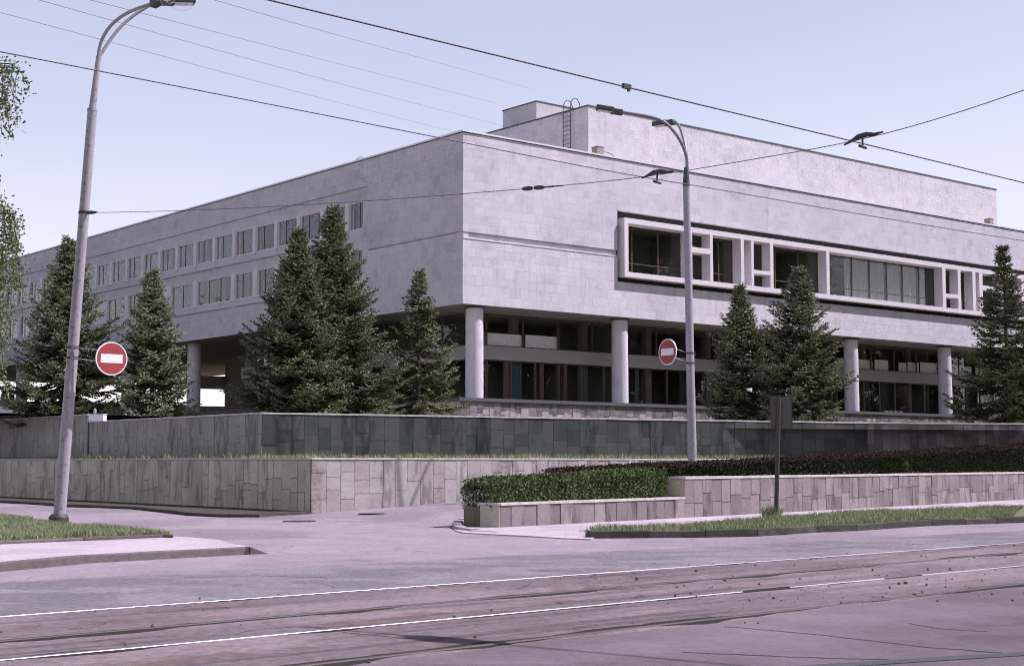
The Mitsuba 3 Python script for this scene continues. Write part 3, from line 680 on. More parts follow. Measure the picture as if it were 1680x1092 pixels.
# opening's own edges, roof, soffit, coping
part(b, 'soffit', bbox(0.05, LU, 0.05, 26, ZB, ZB + 0.15), 'm_soffit')
part(b, 'soffit', bbox(0.05, 26, 26, LV, ZB, ZB + 0.15), 'm_soffit')
rf = part(b, 'roof', cat([bbox(0.5, LU, 0.5, 40, ZTOP - 0.6, ZTOP - 0.4), bbox(0.5, 26, 40, LV, ZTOP - 0.6, ZTOP - 0.4)]), 'm_cap')
part(rf, 'coping', cat([bbox(-0.10, LU, -0.10, 0.5, ZTOP, ZTOP + 0.11), bbox(-0.10, 0.5, 0.5, LV, ZTOP, ZTOP + 0.11)]), 'm_metalcap')
for lo in (0,):
    part(rf, 'coping_shade', cat([bbox(-0.03, LU, -0.03, 0.3, ZTOP - 0.05, ZTOP), bbox(-0.03, 0.3, 0.3, LV, ZTOP - 0.05, ZTOP)]), 'm_neck')  # dark strip painted as the shadow line under the coping
part(b, 'rear_wall', cat([bbox(25.6, 26, 26, LV, ZB, ZTOP - 0.4), bbox(LU - 0.4, LU, 0.5, 40, ZB, ZTOP - 0.4), bbox(26, LU, 39.6, 40, ZB, ZTOP - 0.4), bbox(0.5, 26, LV - 0.4, LV, ZB, ZTOP - 0.4)]), 'm_facade')
# upper storey block and stair head
U2, Z2 = atw(965, 172, 6.0); U2R = atw(1634, 306, 6.0)[0]
up_ = part(b, 'upper_storey', bbox(U2, U2R, 6.06, 38, ZTOP - 0.6, Z2 - 0.2), 'm_facade')
m, uvs = clad_rects([(U2, U2R, ZTOP - 0.5, Z2 - 0.1)], lambda s, o, z: bp(s, 6.0 + o, z), lambda d: -d, joint=0.002); part(up_, 'cladding', m, 'm_facade', kind='stuff', uv=uvs)
m, uvs = clad_rects([(6.0, 38, ZTOP - 0.5, Z2 - 0.1)], lambda s, o, z: bp(U2 + o, s, z), lambda d: -d); part(up_, 'side_cladding', m, 'm_facade', kind='stuff', uv=uvs)
part(up_, 'coping', bbox(U2 - 0.07, U2R + 0.07, 5.93, 38, Z2 - 0.1, Z2), 'm_neck')
W3 = 19.0; U3, Z3 = atw(880, 165, W3); V3 = atu(825, 182, U3)[0]
sh = part(b, 'stair_head', bbox(U3, U3 + 9, W3, V3, Z2 - 1, Z3 - 0.1), 'm_facade')
part(sh, 'coping', bbox(U3 - 0.05, U3 + 9.05, W3 - 0.05, V3 + 0.05, Z3 - 0.1, Z3), 'm_neck')
lw_, _ = atu(935, 200, U2); la = atu(940, 200, U2)[0]; lb = atu(928, 200, U2)[0]
zlt = atu(934, 178, U2)[1]
rails_ = []
for w in (la, lb):
    q = [bp(U2 - 0.25, w, ZTOP - 0.3), bp(U2 - 0.25, w, zlt)]
    arc = [bp(U2 - 0.25 + 0.5 * (1 - math.cos(t)), w, zlt + 0.75 * math.sin(t)) for t in np.linspace(0.15, math.pi, 9)]
    rails_.append(tube(np.array(q + arc), 0.035, 6))
ld = part(b, 'roof_ladder', cat(rails_), 'm_dark', smooth=40)
for z in np.arange(ZTOP, zlt, 0.35): part(ld, 'rung', tube(np.array([bp(U2 - 0.25, la, z), bp(U2 - 0.25, lb, z)]), 0.022, 6), 'm_dark')
# columns
Wc = 1.0
for i in range(8):
    u = 1.74 + 13.17 * i
    if u > LU: break
    q = bp(u, Wc)
    c_ = part(b, 'column', lathe([(0, ZF - 0.1), (0.60, ZF - 0.1), (0.58, ZB - 0.14), (0, ZB - 0.14)], 40, q), 'm_facade', smooth=40)
    part(c_, 'neck_ring', lathe([(0.66, ZB - 0.14), (0.66, ZB - 0.02), (0, ZB - 0.02), (0, ZB - 0.14), (0.66, ZB - 0.14)], 40, q), 'm_neck', smooth=40)
for i in range(1, 8):
    q = bp(1.74, Wc + 13.17 * i)
    part(b, 'column', lathe([(0, 3.5), (0.60, 3.5), (0.58, ZB - 0.01), (0, ZB - 0.01)], 40, q), 'm_facade', smooth=40)
# ground-floor: glazed walls set back under the soffit
GS = 4.0
WEND = atu(398, 640, GS)[0]
band = part(b, 'spandrel_band', cat([bbox(GS, LU - 6, GS - 0.15, GS + 0.3, 8.41, 9.36), bbox(GS - 0.15, GS + 0.3, GS + 0.3, WEND, 8.41, 9.36)]), 'm_soffit')
part(b, 'ground_floor_room', cat([bbox(GS + 0.4, LU - 6, 12.0, 12.1, ZF, ZB), bbox(GS + 0.4, LU - 6, GS + 0.4, 12, 8.8, 9.0), bbox(9.0, 9.1, 12.1, WEND, ZF, ZB), bbox(GS + 0.4, 9.1, WEND - 0.1, WEND, ZF, ZB),
                                  bbox(GS + 0.4, 9.1, 12.1, WEND, 8.8, 9.0)] + [bbox(x, x + 0.1, GS + 0.5, 12, ZF, ZB) for x in np.arange(17.4, LU - 6, 13.17)]), 'm_inside')
def glazed(pairs, z0, z1, plane, post=0.07):
    fn = (lambda s, o, z: bp(s, plane + o, z)) if True else None
    for a, c in pairs:
        W = part(b, 'window', cat([hexa(fn, a, a + post, 0, 0.1, z0, z1), hexa(fn, c - post, c, 0, 0.1, z0, z1), hexa(fn, a + post, c - post, 0.01, 0.09, z0, z0 + post), hexa(fn, a + post, c - post, 0.01, 0.09, z1 - post, z1)]), 'm_wood')
        part(W, 'pane', quad([fn(a, 0.05, z0), fn(c, 0.05, z0), fn(c, 0.05, z1), fn(a, 0.05, z1)]), 'm_glass')
edge = [GS] + list(np.arange(5.15, LU - 7, 3.2925)) 
glazed(zip(edge[:-1], edge[1:]), 9.36, ZB - 0.001, GS)
edge2 = [GS] + list(np.arange(5.15, LU - 7, 2.195))
glazed(zip(edge2[:-1], edge2[1:]), ZF + 0.02, 8.41, GS, 0.09)
def glazed_left(pairs, z0, z1):
    fn = lambda s, o, z: bp(GS + o, s, z)
    for a, c in pairs:
        W = part(b, 'window', cat([hexa(fn, a, a + .08, 0, 0.1, z0, z1), hexa(fn, c - .08, c, 0, 0.1, z0, z1), hexa(fn, a + .08, c - .08, 0.01, 0.09, z0, z0 + .08), hexa(fn, a + .08, c - .08, 0.01, 0.09, z1 - .08, z1)]), 'm_wood')
        part(W, 'pane', quad([fn(a, 0.05, z0), fn(c, 0.05, z0), fn(c, 0.05, z1), fn(a, 0.05, z1)]), 'm_glass')
eg = np.linspace(GS + 0.1, WEND, int((WEND - GS) / 3.3) + 1)
glazed_left(zip(eg[:-1], eg[1:]), 9.36, ZB - 0.001); glazed_left(zip(eg[:-1], eg[1:]), ZF, 8.41)
def half_curtain(px, y, z0, z1, depth=0.25, name='curtain'):
    u0, u1 = atw(px[0], y, GS + depth)[0], atw(px[1], y, GS + depth)[0]
    mm, uu = pleats(lambda s, o, z: bp(s, GS + depth + o, z), u0, u1, z0, z1, 0.22, 0.02)
    part(b, name, mm, 'm_white')
for px in [(795, 858), (862, 917), (1407, 1430), (1434, 1456), (1473, 1486), (1488, 1506), (1508, 1541), (1560, 1575), (1578, 1592), (1598, 1612), (1372, 1388)]:
    half_curtain(px, 555, 9.45, 10.3 + rng.uniform(-0.1, 0.1))
for px in [(836, 857), (949, 961), (988, 996), (1042, 1049), (1417, 1428)]:
    u0, u1 = atw(px[0], 630, GS + 0.4)[0], atw(px[1], 630, GS + 0.4)[0]
    mm, uu = pleats(lambda s, o, z: bp(s, GS + 0.45 + o, z), u0, u1, ZF + (0.1 if px[0] > 830 else 1.0), 8.35, 0.24, 0.05)
    part(b, 'curtain', mm, 'm_curtain', uv=uu)
for i in range(13):
    u = 8.3 + 6.585 * i
    if u < LU - 8: part(b, 'inner_pillar', cat([bbox(u - 0.28, u + 0.28, GS + 0.7, GS + 1.2, 9.0, ZB), bbox(u - 0.28, u + 0.28, GS + 0.7, GS + 1.2, ZF, 8.8)]), 'm_pillar')
# entrance doors
for px in [(828, 834), (886, 892), (925, 930)]:
    u0, u1 = atw(px[0], 630, GS - 0.05)[0], atw(px[1], 630, GS - 0.05)[0]
    part(b, 'door_post', bbox(u0, u1, GS - 0.08, GS + 0.12, ZF, 8.41), 'm_wood')
# floor slab and plinth
PLW = -0.9
part(b, 'floor_slab', cat([bbox(PLW - 0.15, LU, PLW - 0.15, 30, ZF - 0.22, ZF), bbox(PLW - 0.15, 24, 30, WEND + 2, ZF - 0.22, ZF)]), 'm_neck')
pk = thing('plinth_wall', 'mottled stone plinth wall under the columns of the building', 'wall')
A, B_ = bp(PLW, PLW), bp(72, PLW)
clad_wall(pk, A, B_, 4.0, ZF - 0.22, lambda z: 2 if z > 4.65 or rng.random() < 0.45 else 0, (0.32, 0.7), (2, 4), tone=lambda s, z: 0.8 * rng.random(), joint=0.02, proud=0.012)
clad_wall(pk, bp(PLW, WEND + 2), A, 3.0, ZF - 0.22, 3, (0.8, 1.2), (1, 2), tone=lambda s, z: rng.random(), joint=0.02)
# passage beyond: far wall band, cross beam, pier
pa, pb = atu(338, 584, 24.0), atu(396, 600, 24.0)
zt_, zb_ = 10.9, atu(366, 603, 24.0)[1]
part(b, 'passage_wall', bbox(24.0, 24.4, pb[0] - 14, 104, zb_, ZB - 0.002), 'm_brick')
q1, q2 = atw(334, 616, 62.0), atw(334, 637, 62.0)
part(b, 'passage_beam', bbox(-2 + atw(300, 600, 62.)[0], atw(420, 600, 62.)[0] + 4, 62.0, 62.6, q2[1], q1[1]), 'm_soffit')
pr0, pr1 = atw(374, 650, 61.5)[0], atw(397, 650, 61.5)[0]
part(b, 'passage_pier', bbox(pr0, pr1 + 3, 61.5, 62.2, 3.5, q1[1] + 2.5), 'm_soffit')
part(b, 'passage_parapet', bbox(-8, 22, 60.5, 60.8, 3.5, atw(350, 666, 60.5)[1]), 'm_soffit')
# roof equipment
k = thing('roof_box', 'small brown equipment box on the roof edge left of the upper storey front', 'box')
u0, z0 = atw(980, 252, 1.5); u1, z1 = atw(990.5, 242.5, 1.5)
part(k, 'case', bbox(u0, u1, 1.5, 2.1, ZTOP - 0.4, z1), 'm_brick'); part(k, 'lid', bbox(u0 - 0.03, u1 + 0.03, 1.47, 2.13, z1, z1 + 0.05), 'm_wood')
part(k, 'conduit', tube(spline([bp(u1, 1.8, z1 - 0.25), bp(u1 + 1.0, 1.8, z1 - 0.28), bp(u1 + 1.8, 1.8, z1 - 0.75)], 8), 0.03, 6), 'm_wire')
k = thing('roof_box', 'small brown equipment box on the roof edge by the right end of the upper storey', 'box')
u0, z0 = atw(1624, 366, 1.5); u1, z1 = atw(1629.5, 360, 1.5)
part(k, 'case', bbox(u0, u1, 1.5, 2.1, ZTOP - 0.4, z1), 'm_brick'); part(k, 'lid', bbox(u0 - 0.03, u1 + 0.03, 1.47, 2.13, z1, z1 + 0.05), 'm_wood')
k = thing('roof_rail', 'thin curved access rail on the roof edge of the side wall', 'rail')
w0 = atu(590, 265, 0.6)[0]
part(k, 'hoop', cat([tube(spline([bp(0.6 + j, w0 - 0.6, ZTOP), bp(0.6 + j, w0 - 0.5, ZTOP + 0.3), bp(0.6 + j, w0 + 0.5, ZTOP + 0.35), bp(0.6 + j, w0 + 0.7, ZTOP)], 10), 0.025, 6) for j in (0, 0.5)]), 'm_wire')

# terrace lawn in front of and below the building
def tz(x, y):
    s = (np.array([x, y]) - BC[:2]) @ -e2[:2]
    return 2.55 + 0.0 * s if s > 40 else 3.9 - 1.35 * min(max(s, 0) / 40, 1)
LP = [ul_far[:2] + [-60, 20], ul[:2] + [0.0, 0.5], uc[:2] + [0.1, 0.3], ur[1][:2] + [0, 0.3], ur_end2[:2] + [0, 0.3], ur_end2[:2] + [90, 60], bp(120, 0)[:2], bp(120, 160)[:2], bp(-60, 160)[:2]]
Lp = Polygon([tuple(q) for q in LP]).buffer(0)
xs = np.arange(-160, 200, 4.0); ys = np.arange(40, 260, 4.0)
vx, vy = np.meshgrid(xs, ys, indexing='ij')
vv, ff = trimesh.creation.triangulate_polygon(Lp, engine='earcut')
tm = trimesh.Trimesh(np.c_[vv, 0 * vv[:, 0]], ff); 
for _ in range(5): tm = tm.subdivide()
tm.vertices[:, 2] = [tz(x, y) for x, y in tm.vertices[:, :2]]
if tm.face_normals[:, 2].mean() < 0: tm.invert()
k = struct('lawn', 'shaded lawn below the building'); single(k, tm, 'm_soil')
k = thing('plaza_wall', 'pale sunlit low wall at the far left behind the spruce', 'wall')
a0, a1 = aty(-90, 690, 84.0), aty(150, 690, 76.0)
zt = aty(10, 666, 80.0)[2]
dxy = (a1 - a0)[:2]; nn_ = np.array([-dxy[1], dxy[0]]) / np.linalg.norm(dxy)
part(k, 'core', prism([a0[:2], a1[:2], a1[:2] + nn_ * 0.4, a0[:2] + nn_ * 0.4], 2.0, zt - 0.1), 'm_frame')
part(k, 'cap_stone', prism([a0[:2] - nn_ * 0.05, a1[:2] - nn_ * 0.05, a1[:2] + nn_ * 0.45, a0[:2] + nn_ * 0.45], zt - 0.1, zt), 'm_cap')
# planter box and bowls
k = thing('planter_box', 'small pale concrete planter box on the terrace beside the left spruce', 'planter')
a, c = aty(145.5, 690, 49.0), aty(169, 679.5, 49.0)
m = box(a[0], c[0], 49.0, 49.45, tz(a[0], 49.0) - 0.2, c[2]); part(k, 'box', m, 'm_white'); part(k, 'rim', box(a[0] - 0.02, c[0] + 0.02, 48.98, 49.47, c[2], c[2] + 0.03), 'm_cap')
mm = trimesh.creation.icosphere(2, 0.07); mm.vertices *= [0.8, 0.8, 1.5]; mm.apply_translation([a[0] + 0.14, 49.2, c[2] + 0.11]); part(k, 'flower', mm, 'm_brick', smooth=True)
for i, x in enumerate((1456, 1463, 1471, 1479)):
    k = thing('flower_bowl', ('leftmost', 'second from left', 'third from left', 'rightmost')[i] + ' small white bowl of the row of four on the plinth wall', 'bowl', 'white bowls on the plinth wall')
    u, z = atw(x, 675, PLW + 0.1)
    bw = part(k, 'bowl', lathe([(0, ZF), (0.09, ZF), (0.19, ZF + 0.13), (0.16, ZF + 0.13), (0.07, ZF + 0.03), (0, ZF + 0.03)], 16, bp(u, PLW + 0.2)), 'm_white', smooth=40)

# ------------------------------------------------------------------ trees
def brushes(P, D, Ln, R, r):
    """Needle-covered twigs as small irregular spikes: 4 vertices, 3 faces each."""
    n = len(P); a = r.normal(0, 1, (n, 3)); X = np.cross(D, a); X /= np.linalg.norm(X, axis=1, keepdims=True); Y = np.cross(D, X)
    V = np.empty((n, 4, 3)); V[:, 3] = P + D * Ln[:, None]
    mid = P + D * (Ln * 0.12)[:, None]
    for j in range(3):
        t = j * 2 * np.pi / 3; rr = (R * r.uniform(0.6, 1.4, n))[:, None]
        V[:, j] = mid + rr * (np.cos(t) * X + np.sin(t) * Y) + D * (Ln * r.uniform(-0.12, 0.25, n))[:, None]
    f = np.array([[0, 1, 3], [1, 2, 3], [2, 0, 3]])
    return V.reshape(-1, 3), (f[None] + (np.arange(n) * 4)[:, None, None]).reshape(-1, 3)
def spruce(key, base, H, R, seed, dens=1.0, gaps=0.0, tips=1.0, cone=0.92, lo=0.03, mat='m_spruce', layer=0.050, tone0=0.0, spire=0.45):
    r = np.random.default_rng(seed); base = np.asarray(base, float)
    lean = r.normal(0, 0.008, 2)
    axis = lambda z: base + np.array([lean[0] * z, lean[1] * z, z])
    tr = tube(np.array([axis(z) for z in np.linspace(-0.2, H * 0.99, 8)]), np.linspace(0.02 * H, 0.008, 8), 8)
    part(key, 'trunk', tr, 'm_bark', smooth=40)
    Ps, Ds, Ls, Us, br = [], [], [], [], []
    z = H * lo; step = layer * H
    lob = r.uniform(0, 6.28, 3); UP = np.array([0, 0, 1.0])
    while z < H * 0.985:
        t = z / H; nb = int(r.integers(8, 12) * dens) if t < 0.9 else 6
        ph = r.uniform(0, 6.28); wl = r.uniform(0.82, 1.14)
        for i in range(nb):
            if r.random() < gaps: continue
            az = ph + i * 2 * np.pi / nb + r.normal(0, 0.2)
            l = R * (1 - spire * smoothy(0.5, 1.0, t)) * (1 - t) ** cone * wl * r.uniform(0.70, 1.14) * (1 + 0.13 * np.sin(3 * az + lob[0] + 5 * t) + 0.08 * np.sin(2 * az + lob[1])) + 0.10
            el = -0.26 + 0.95 * t ** 1.5 + r.normal(0, 0.10)
            m = max(4, int(l / 0.12)); sx = np.linspace(0, 1, m)
            out = np.array([np.cos(az), np.sin(az), 0]); side = np.array([-np.sin(az), np.cos(az), 0])
            zz = l * sx * np.sin(el) - 0.11 * l * np.sin(np.pi * sx * 0.9) + 0.16 * l * sx ** 3
            pts = axis(z + r.normal(0, 0.07)) + out * (l * sx * np.cos(el))[:, None] + UP * zz[:, None]
            dd = np.gradient(pts, axis=0); dd /= np.linalg.norm(dd, axis=1, keepdims=True)
            if l > 0.4: br.append(tube(pts[::max(1, m // 4)], np.linspace(0.012 + 0.012 * l, 0.004, len(pts[::max(1, m // 4)])), 4, cap=False))
            tone = r.uniform(0, 1); start = int(m * 0.25)
            subs = [(pts[start:], dd[start:], sx[start:])]
            for q in range(start, m):
                for sg in (-1, 1):
                    Lq = (0.14 + 0.50 * l * (1.02 - sx[q]) * 0.62) * r.uniform(0.65, 1.2); Lq = min(Lq, 0.62)
                    ds = dd[q] * 0.8 + side * sg * r.uniform(0.7, 1.25) + UP * r.normal(-0.06, 0.16); ds /= np.linalg.norm(ds)
                    k = max(2, int(Lq / 0.085)); a = np.linspace(0.1, 1, k)
                    P = pts[q] + ds * (a * Lq)[:, None] - UP * (0.10 * Lq * a ** 2)[:, None]
                    subs.append((P, np.repeat(ds[None], k, 0), np.clip(sx[q] + (1 - sx[q]) * 0 + 0.25 * a, 0, 1)))
            for P, D0, ss in subs:
                k = len(P)
                for sg in (-1, 1):
                    pr = np.cross(D0, UP); pr /= np.linalg.norm(pr, axis=1, keepdims=True)
                    D = D0 * r.uniform(0.6, 1.1, (k, 1)) + pr * sg * r.uniform(0.25, 0.95, (k, 1)) + UP * r.normal(0.16, 0.28, (k, 1))
                    D /= np.linalg.norm(D, axis=1, keepdims=True)
                    Ps.append(P + r.normal(0, 0.012, (k, 3))); Ds.append(D); Ls.append(r.uniform(0.10, 0.19, k))
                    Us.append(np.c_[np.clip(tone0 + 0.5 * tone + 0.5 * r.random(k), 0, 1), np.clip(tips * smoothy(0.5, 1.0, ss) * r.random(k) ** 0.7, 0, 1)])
        z += step * (1.0 - 0.5 * t) * r.uniform(0.85, 1.15)
    P, D, L, U = map(lambda a: np.concatenate(a), (Ps, Ds, Ls, Us))
    V, Fc = brushes(P, D, L, np.full(len(P), 0.030), r)
    part(key, 'limbs', cat(br), 'm_bark')
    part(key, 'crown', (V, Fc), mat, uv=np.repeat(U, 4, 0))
def smoothy(a, b_, x):
    t = np.clip((x - a) / (b_ - a), 0, 1); return t * t * (3 - 2 * t)
def put_spruce(label, ax, ay, rpx, Y, seed, **kw):
    top = aty(ax, ay, Y); zb = tz(top[0], Y)
    k = thing('spruce_tree', label, 'tree')
    spruce(k, [top[0], Y, zb], top[2] - zb, 1.12 * rpx * Y / F, seed, **kw)
put_spruce('broad blue-green spruce partly hidden by the leaning lamp post', 112, 394, 96, 58, 21, cone=0.85, layer=0.045)
put_spruce('smaller spruce right of the round sign on the leaning lamp post', 254, 443, 74, 58, 22, cone=0.85, layer=0.055, tips=1.6)
put_spruce('tallest spruce, in front of the end of the side windows', 545, 340, 112, 60, 23, cone=0.80, dens=1.3, layer=0.042, tips=0.8, spire=0.45)
put_spruce('spruce grown together with the left side of the tallest spruce', 487, 376, 98, 58, 24, cone=0.80, dens=1.3, layer=0.044, tips=0.8, spire=0.45)
put_spruce('thin ragged spruce in front of the building corner', 687, 446, 76, 63, 25, gaps=0.28, cone=0.95, layer=0.062, tips=1.2, spire=0.4)
put_spruce('spruce directly right of the second lamp post', 1217, 474, 70, 64, 26, cone=0.75)
put_spruce('dense spruce behind the bare board sign, right of its smaller neighbour', 1308, 439, 80, 62, 27, cone=0.75, dens=1.1)
put_spruce('dark spruce near the right edge of the view', 1648, 406, 88, 62, 28, gaps=0.12, cone=0.85, tips=0.4, layer=0.06)
put_spruce('greener spruce cut off by the right edge of the view', 1712, 430, 70, 66, 29, cone=0.75, tips=0.3)
for (x, y, rp_, Y, s_, lb_) in [(8, 634, 9, 150, 31, 'tiny distant spruce seen under the building, leftmost'), (19, 640, 9, 155, 32, 'tiny distant spruce seen under the building, right of its twin')]:
    put_spruce(lb_, x, y, rp_, Y, s_, dens=0.8)
# unseen trees added further down darken the ground-floor glass
# birch at the left edge
def leaves(P, size, r, flat=0.7, dirn=None):
    n = len(P); D = r.normal(0, 1, (n, 3)); D[:, 2] -= 0.6 if dirn is None else 0
    D /= np.linalg.norm(D, axis=1, keepdims=True); A = r.normal(0, 1, (n, 3)); X = np.cross(D, A); X /= np.linalg.norm(X, axis=1, keepdims=True)
    s = (size * r.uniform(0.7, 1.3, n))[:, None]
    V = np.stack([P, P + D * s * 0.45 + X * s * 0.36, P + D * s, P + D * s * 0.45 - X * s * 0.36], 1).reshape(-1, 3)
    b_ = (np.arange(n) * 4)[:, None]
    Fc = np.vstack([b_ + [0, 1, 2], b_ + [0, 2, 3]])
    return V, Fc
def birch():
    r = np.random.default_rng(51); Y = 26.0
    k = thing('birch_tree', 'drooping birch branches hanging into the left edge of the view', 'tree')
    bx = aty(-110, 700, Y)[0]
    tp = np.array([[bx, Y, -0.1], [bx + 0.05, Y, 3], [bx - 0.05, Y, 6], [bx + 0.1, Y, 7.4], [bx, Y, 8.4]])
    part(k, 'trunk', tube(spline(tp, 14), np.linspace(0.17, 0.03, 14), 10), 'm_birch', smooth=40)
    tw, LPs = [], []
    limbs = []
    def strand(p, ln, amp=0.12):
        m = max(4, int(ln / 0.12)); s = np.linspace(0, 1, m)
        q = p + np.c_[amp * np.sin(s * 3 + r.uniform(0, 6)) + r.normal(0, 0.1) * s, amp * np.sin(s * 2.5 + r.uniform(0, 6)), -ln * s]
        tw.append(tube(q, np.linspace(0.008, 0.003, m), 4, cap=False))
        for j in range(m):
            kk = r.integers(9, 17); LPs.append(q[j] + r.normal(0, 0.07, (kk, 3)))
    for i in range(16):
        z = r.uniform(3.0, 7.4); az = r.uniform(0, 6.28); l = r.uniform(0.3, 0.6)
        end = np.array([bx + l * np.cos(az), Y + l * np.sin(az), z + 0.7])
        limbs.append(tube(spline([[bx, Y, z - 0.3], [bx + l * .5 * np.cos(az), Y + l * .5 * np.sin(az), z + 0.4], end], 8), np.linspace(0.05, 0.012, 8), 6))
        for _ in range(7): strand(end + r.normal(0, 0.3, 3), r.uniform(0.8, 2.0))
    # limbs that reach into view: (x, y top, y bottom) where each strand hangs
    for sx, y0, y1 in [(4, 100, 225), (14, 108, 215), (24, 105, 190), (34, 112, 165), (40, 118, 150), (8, 110, 220), (20, 110, 205), (4, 335, 610), (12, 345, 560), (20, 350, 520), (27, 352, 500), (33, 360, 470), (38, 385, 430), (8, 340, 600), (16, 345, 540), (23, 360, 480), (2, 430, 640), (6, 470, 625)]:
        Yk = Y + r.uniform(-0.5, 0.5); p = aty(sx, y0, Yk); p2 = aty(sx, y1, Yk)
        strand(p, p[2] - p2[2], 0.07)
        limbs.append(tube(spline([[bx, Y, p[2] - 0.9], [(bx + p[0]) / 2, (Y + Yk) / 2, p[2] - 0.1], p], 8), np.linspace(0.035, 0.008, 8), 5))
    part(k, 'limbs', cat(limbs), 'm_bark', smooth=40); part(k, 'twigs', cat(tw), 'm_bark')
    P = np.vstack(LPs); V, Fc = leaves(P, 0.058, r)
    part(k, 'crown', (V, Fc), 'm_birchleaf', uv=np.repeat(np.c_[r.random(len(P)), r.uniform(0.5, 1, len(P))], 4, 0))
birch()
# unseen broadleaved trees added out of view, their reflection darkens the glass
for n_, (X, Y, H, w_) in enumerate([(38, 82, 21, 'first'), (43, 87, 24, 'second'), (49, 93, 23, 'third'), (55, 100, 26, 'fourth'), (61, 108, 26, 'fifth'), (66, 115, 26, 'sixth'), (75, 127, 15, 'seventh'), (82, 136, 14, 'eighth'), (-52, 110, 13, ''), (-57, 122, 14, ' '), (-62, 134, 14, '  '), (-66, 146, 14, '   ')]):
    r = np.random.default_rng(70 + n_); k = thing('unseen_tree', f'added unseen tree that darkens the glass, beyond the right edge of the view, {w_} from the street', 'tree', 'added trees beyond the right edge') if X > 0 else thing('unseen_tree', ['nearest', 'second', 'third', 'farthest'][len(w_)] + ' added unseen tree that darkens the glass, beyond the left edge of the view', 'tree', 'added trees beyond the left edge')
    zb = tz(X, Y); part(k, 'trunk', tube(np.array([[X, Y, zb - 0.2], [X + r.normal(0, .1), Y, zb + H * 0.4], [X, Y, zb + H * 0.9]]), [0.22, 0.15, 0.04], 8), 'm_bark', smooth=40)
    nc = 90 if H > 20 else 50; cs = np.c_[X + r.normal(0, 2.1, nc), Y + r.normal(0, 2.1, nc), zb + H * r.uniform(0.12, 0.95, nc)]
    part(k, 'limbs', cat([tube(np.array([[X, Y, max(zb + 0.8, c[2] - 2.2)], c]), [0.06, 0.02], 5) for c in cs]), 'm_bark')
    P = np.repeat(cs, 260, 0) + r.normal(0, 1, (nc * 260, 3)) * [1.15, 1.15, 0.95]; V, Fc = leaves(P, 0.46, r, dirn=1)
    part(k, 'crown', (V, Fc), 'm_leaf', uv=np.repeat(np.c_[r.random(len(P)) * 0.5, r.uniform(0, 0.5, len(P))], 4, 0))

# ------------------------------------------------------------------ hedges
def hedge(key, line, widths, z0, tops, n, size, mat, seed, redtop=False, round_=0.25):
    """A clipped hedge along line (points in plan), leaves scattered through its skin."""
    r = np.random.default_rng(seed); line = np.asarray(line, float)[:, :2]
    seg = np.linalg.norm(np.diff(line, axis=0), axis=1); cum = np.r_[0, np.cumsum(seg)]
    s = r.uniform(0, cum[-1], n); c = np.stack([np.interp(s, cum, line[:, i]) for i in (0, 1)], 1)
    d = np.stack([np.interp(s, cum, np.gradient(line[:, i], cum)) for i in (0, 1)], 1); d /= np.linalg.norm(d, axis=1, keepdims=True)
    nn = np.c_[-d[:, 1], d[:, 0]]
    top = np.interp(s, cum, tops) - z0
    hw = widths / 2
    # position on the cross section: a rounded box, mostly its skin
    th = r.uniform(-0.25, np.pi + 0.25, n); ex = 0.45
    cx = np.sign(np.cos(th)) * np.abs(np.cos(th)) ** ex; cz = np.sign(np.sin(th)) * np.abs(np.sin(th)) ** ex
    depth = 1 - np.abs(r.normal(0, 0.13, n))
    bump = 1 + 0.5 * (meshkit.fbm(np.c_[c * 2.2, cz * 1.2], 3, seed) - 0.5) + 0.34 * (meshkit.noise(np.c_[c * 6, cz * 4], seed + 1) - 0.5)
    end = np.clip(np.minimum(s, cum[-1] - s) / 0.25, 0.15, 1) ** 0.4
    o = cx * hw * depth * bump * (0.75 + 0.25 * end)
    z = z0 + (0.5 + 0.5 * cz * depth) * top * (0.94 + 0.06 * bump) * (0.8 + 0.2 * end) * 1.0
    low = r.random(n) < 0.42
    z[low] = z0 + r.uniform(0, 0.95, low.sum()) * top[low]
    o[low] = np.where(r.random(low.sum()) < 0.6, -1, 1) * hw * (1 - np.abs(r.normal(0, 0.1, low.sum()))) * bump[low]
    P = np.c_[c + nn * o[:, None], z + r.normal(0, 0.015, n)]
    V, Fc = leaves(P, size, r, dirn=1)
    hgt = np.clip((P[:, 2] - z0) / np.maximum(top, 0.1), 0, 1)
    young = (hgt > 0.82) * r.uniform(0.3, 1, n) if redtop else r.random(n)
    patch = meshkit.noise(np.c_[c * 0.9, 0 * s], seed + 4)
    uv = np.c_[np.clip(0.7 * r.random(n) + 0.3 * patch, 0, 1), young]
    part(key, 'foliage', (V, Fc), mat, uv=np.repeat(uv, 4, 0))
    # stems inside
    st_ = []
    for i in range(int(cum[-1] / 0.35)):
        q = np.array([np.interp(i * 0.35 + 0.15, cum, line[:, j]) for j in (0, 1)]); t_ = np.interp(i * 0.35, cum, tops)
        for _ in range(3):
            o_ = r.normal(0, 0.12, 2); st_.append(tube(np.array([[*q, z0 - 0.1], [*(q + o_ * 0.6), (z0 + t_) / 2], [*(q + o_ * 1.6), t_ - 0.12]]), [0.02, 0.014, 0.006], 5, cap=False))
    part(key, 'stems', cat(st_), 'm_bark')
k = thing('hedge', 'bright green clipped hedge above the low planter wall', 'hedge')
hl = np.array([lw0[:2] + nl * 0.60 - dl * 0.05, lw0[:2] + nl * 0.66 + dl * 2, lw1[:2] + nl * 0.7 - dl * 0.35])
hz = [EYE - 26 / F * hl[0][1], EYE - 22 / F * hl[1][1], EYE - 8 / F * hl[2][1]]
hedge(k, hl, 0.85, 0.35, hz, 40000, 0.06, 'm_leaf', 61)
k = thing('hedge', 'long dark hedge with reddish young tips on top of the stone wall', 'hedge')
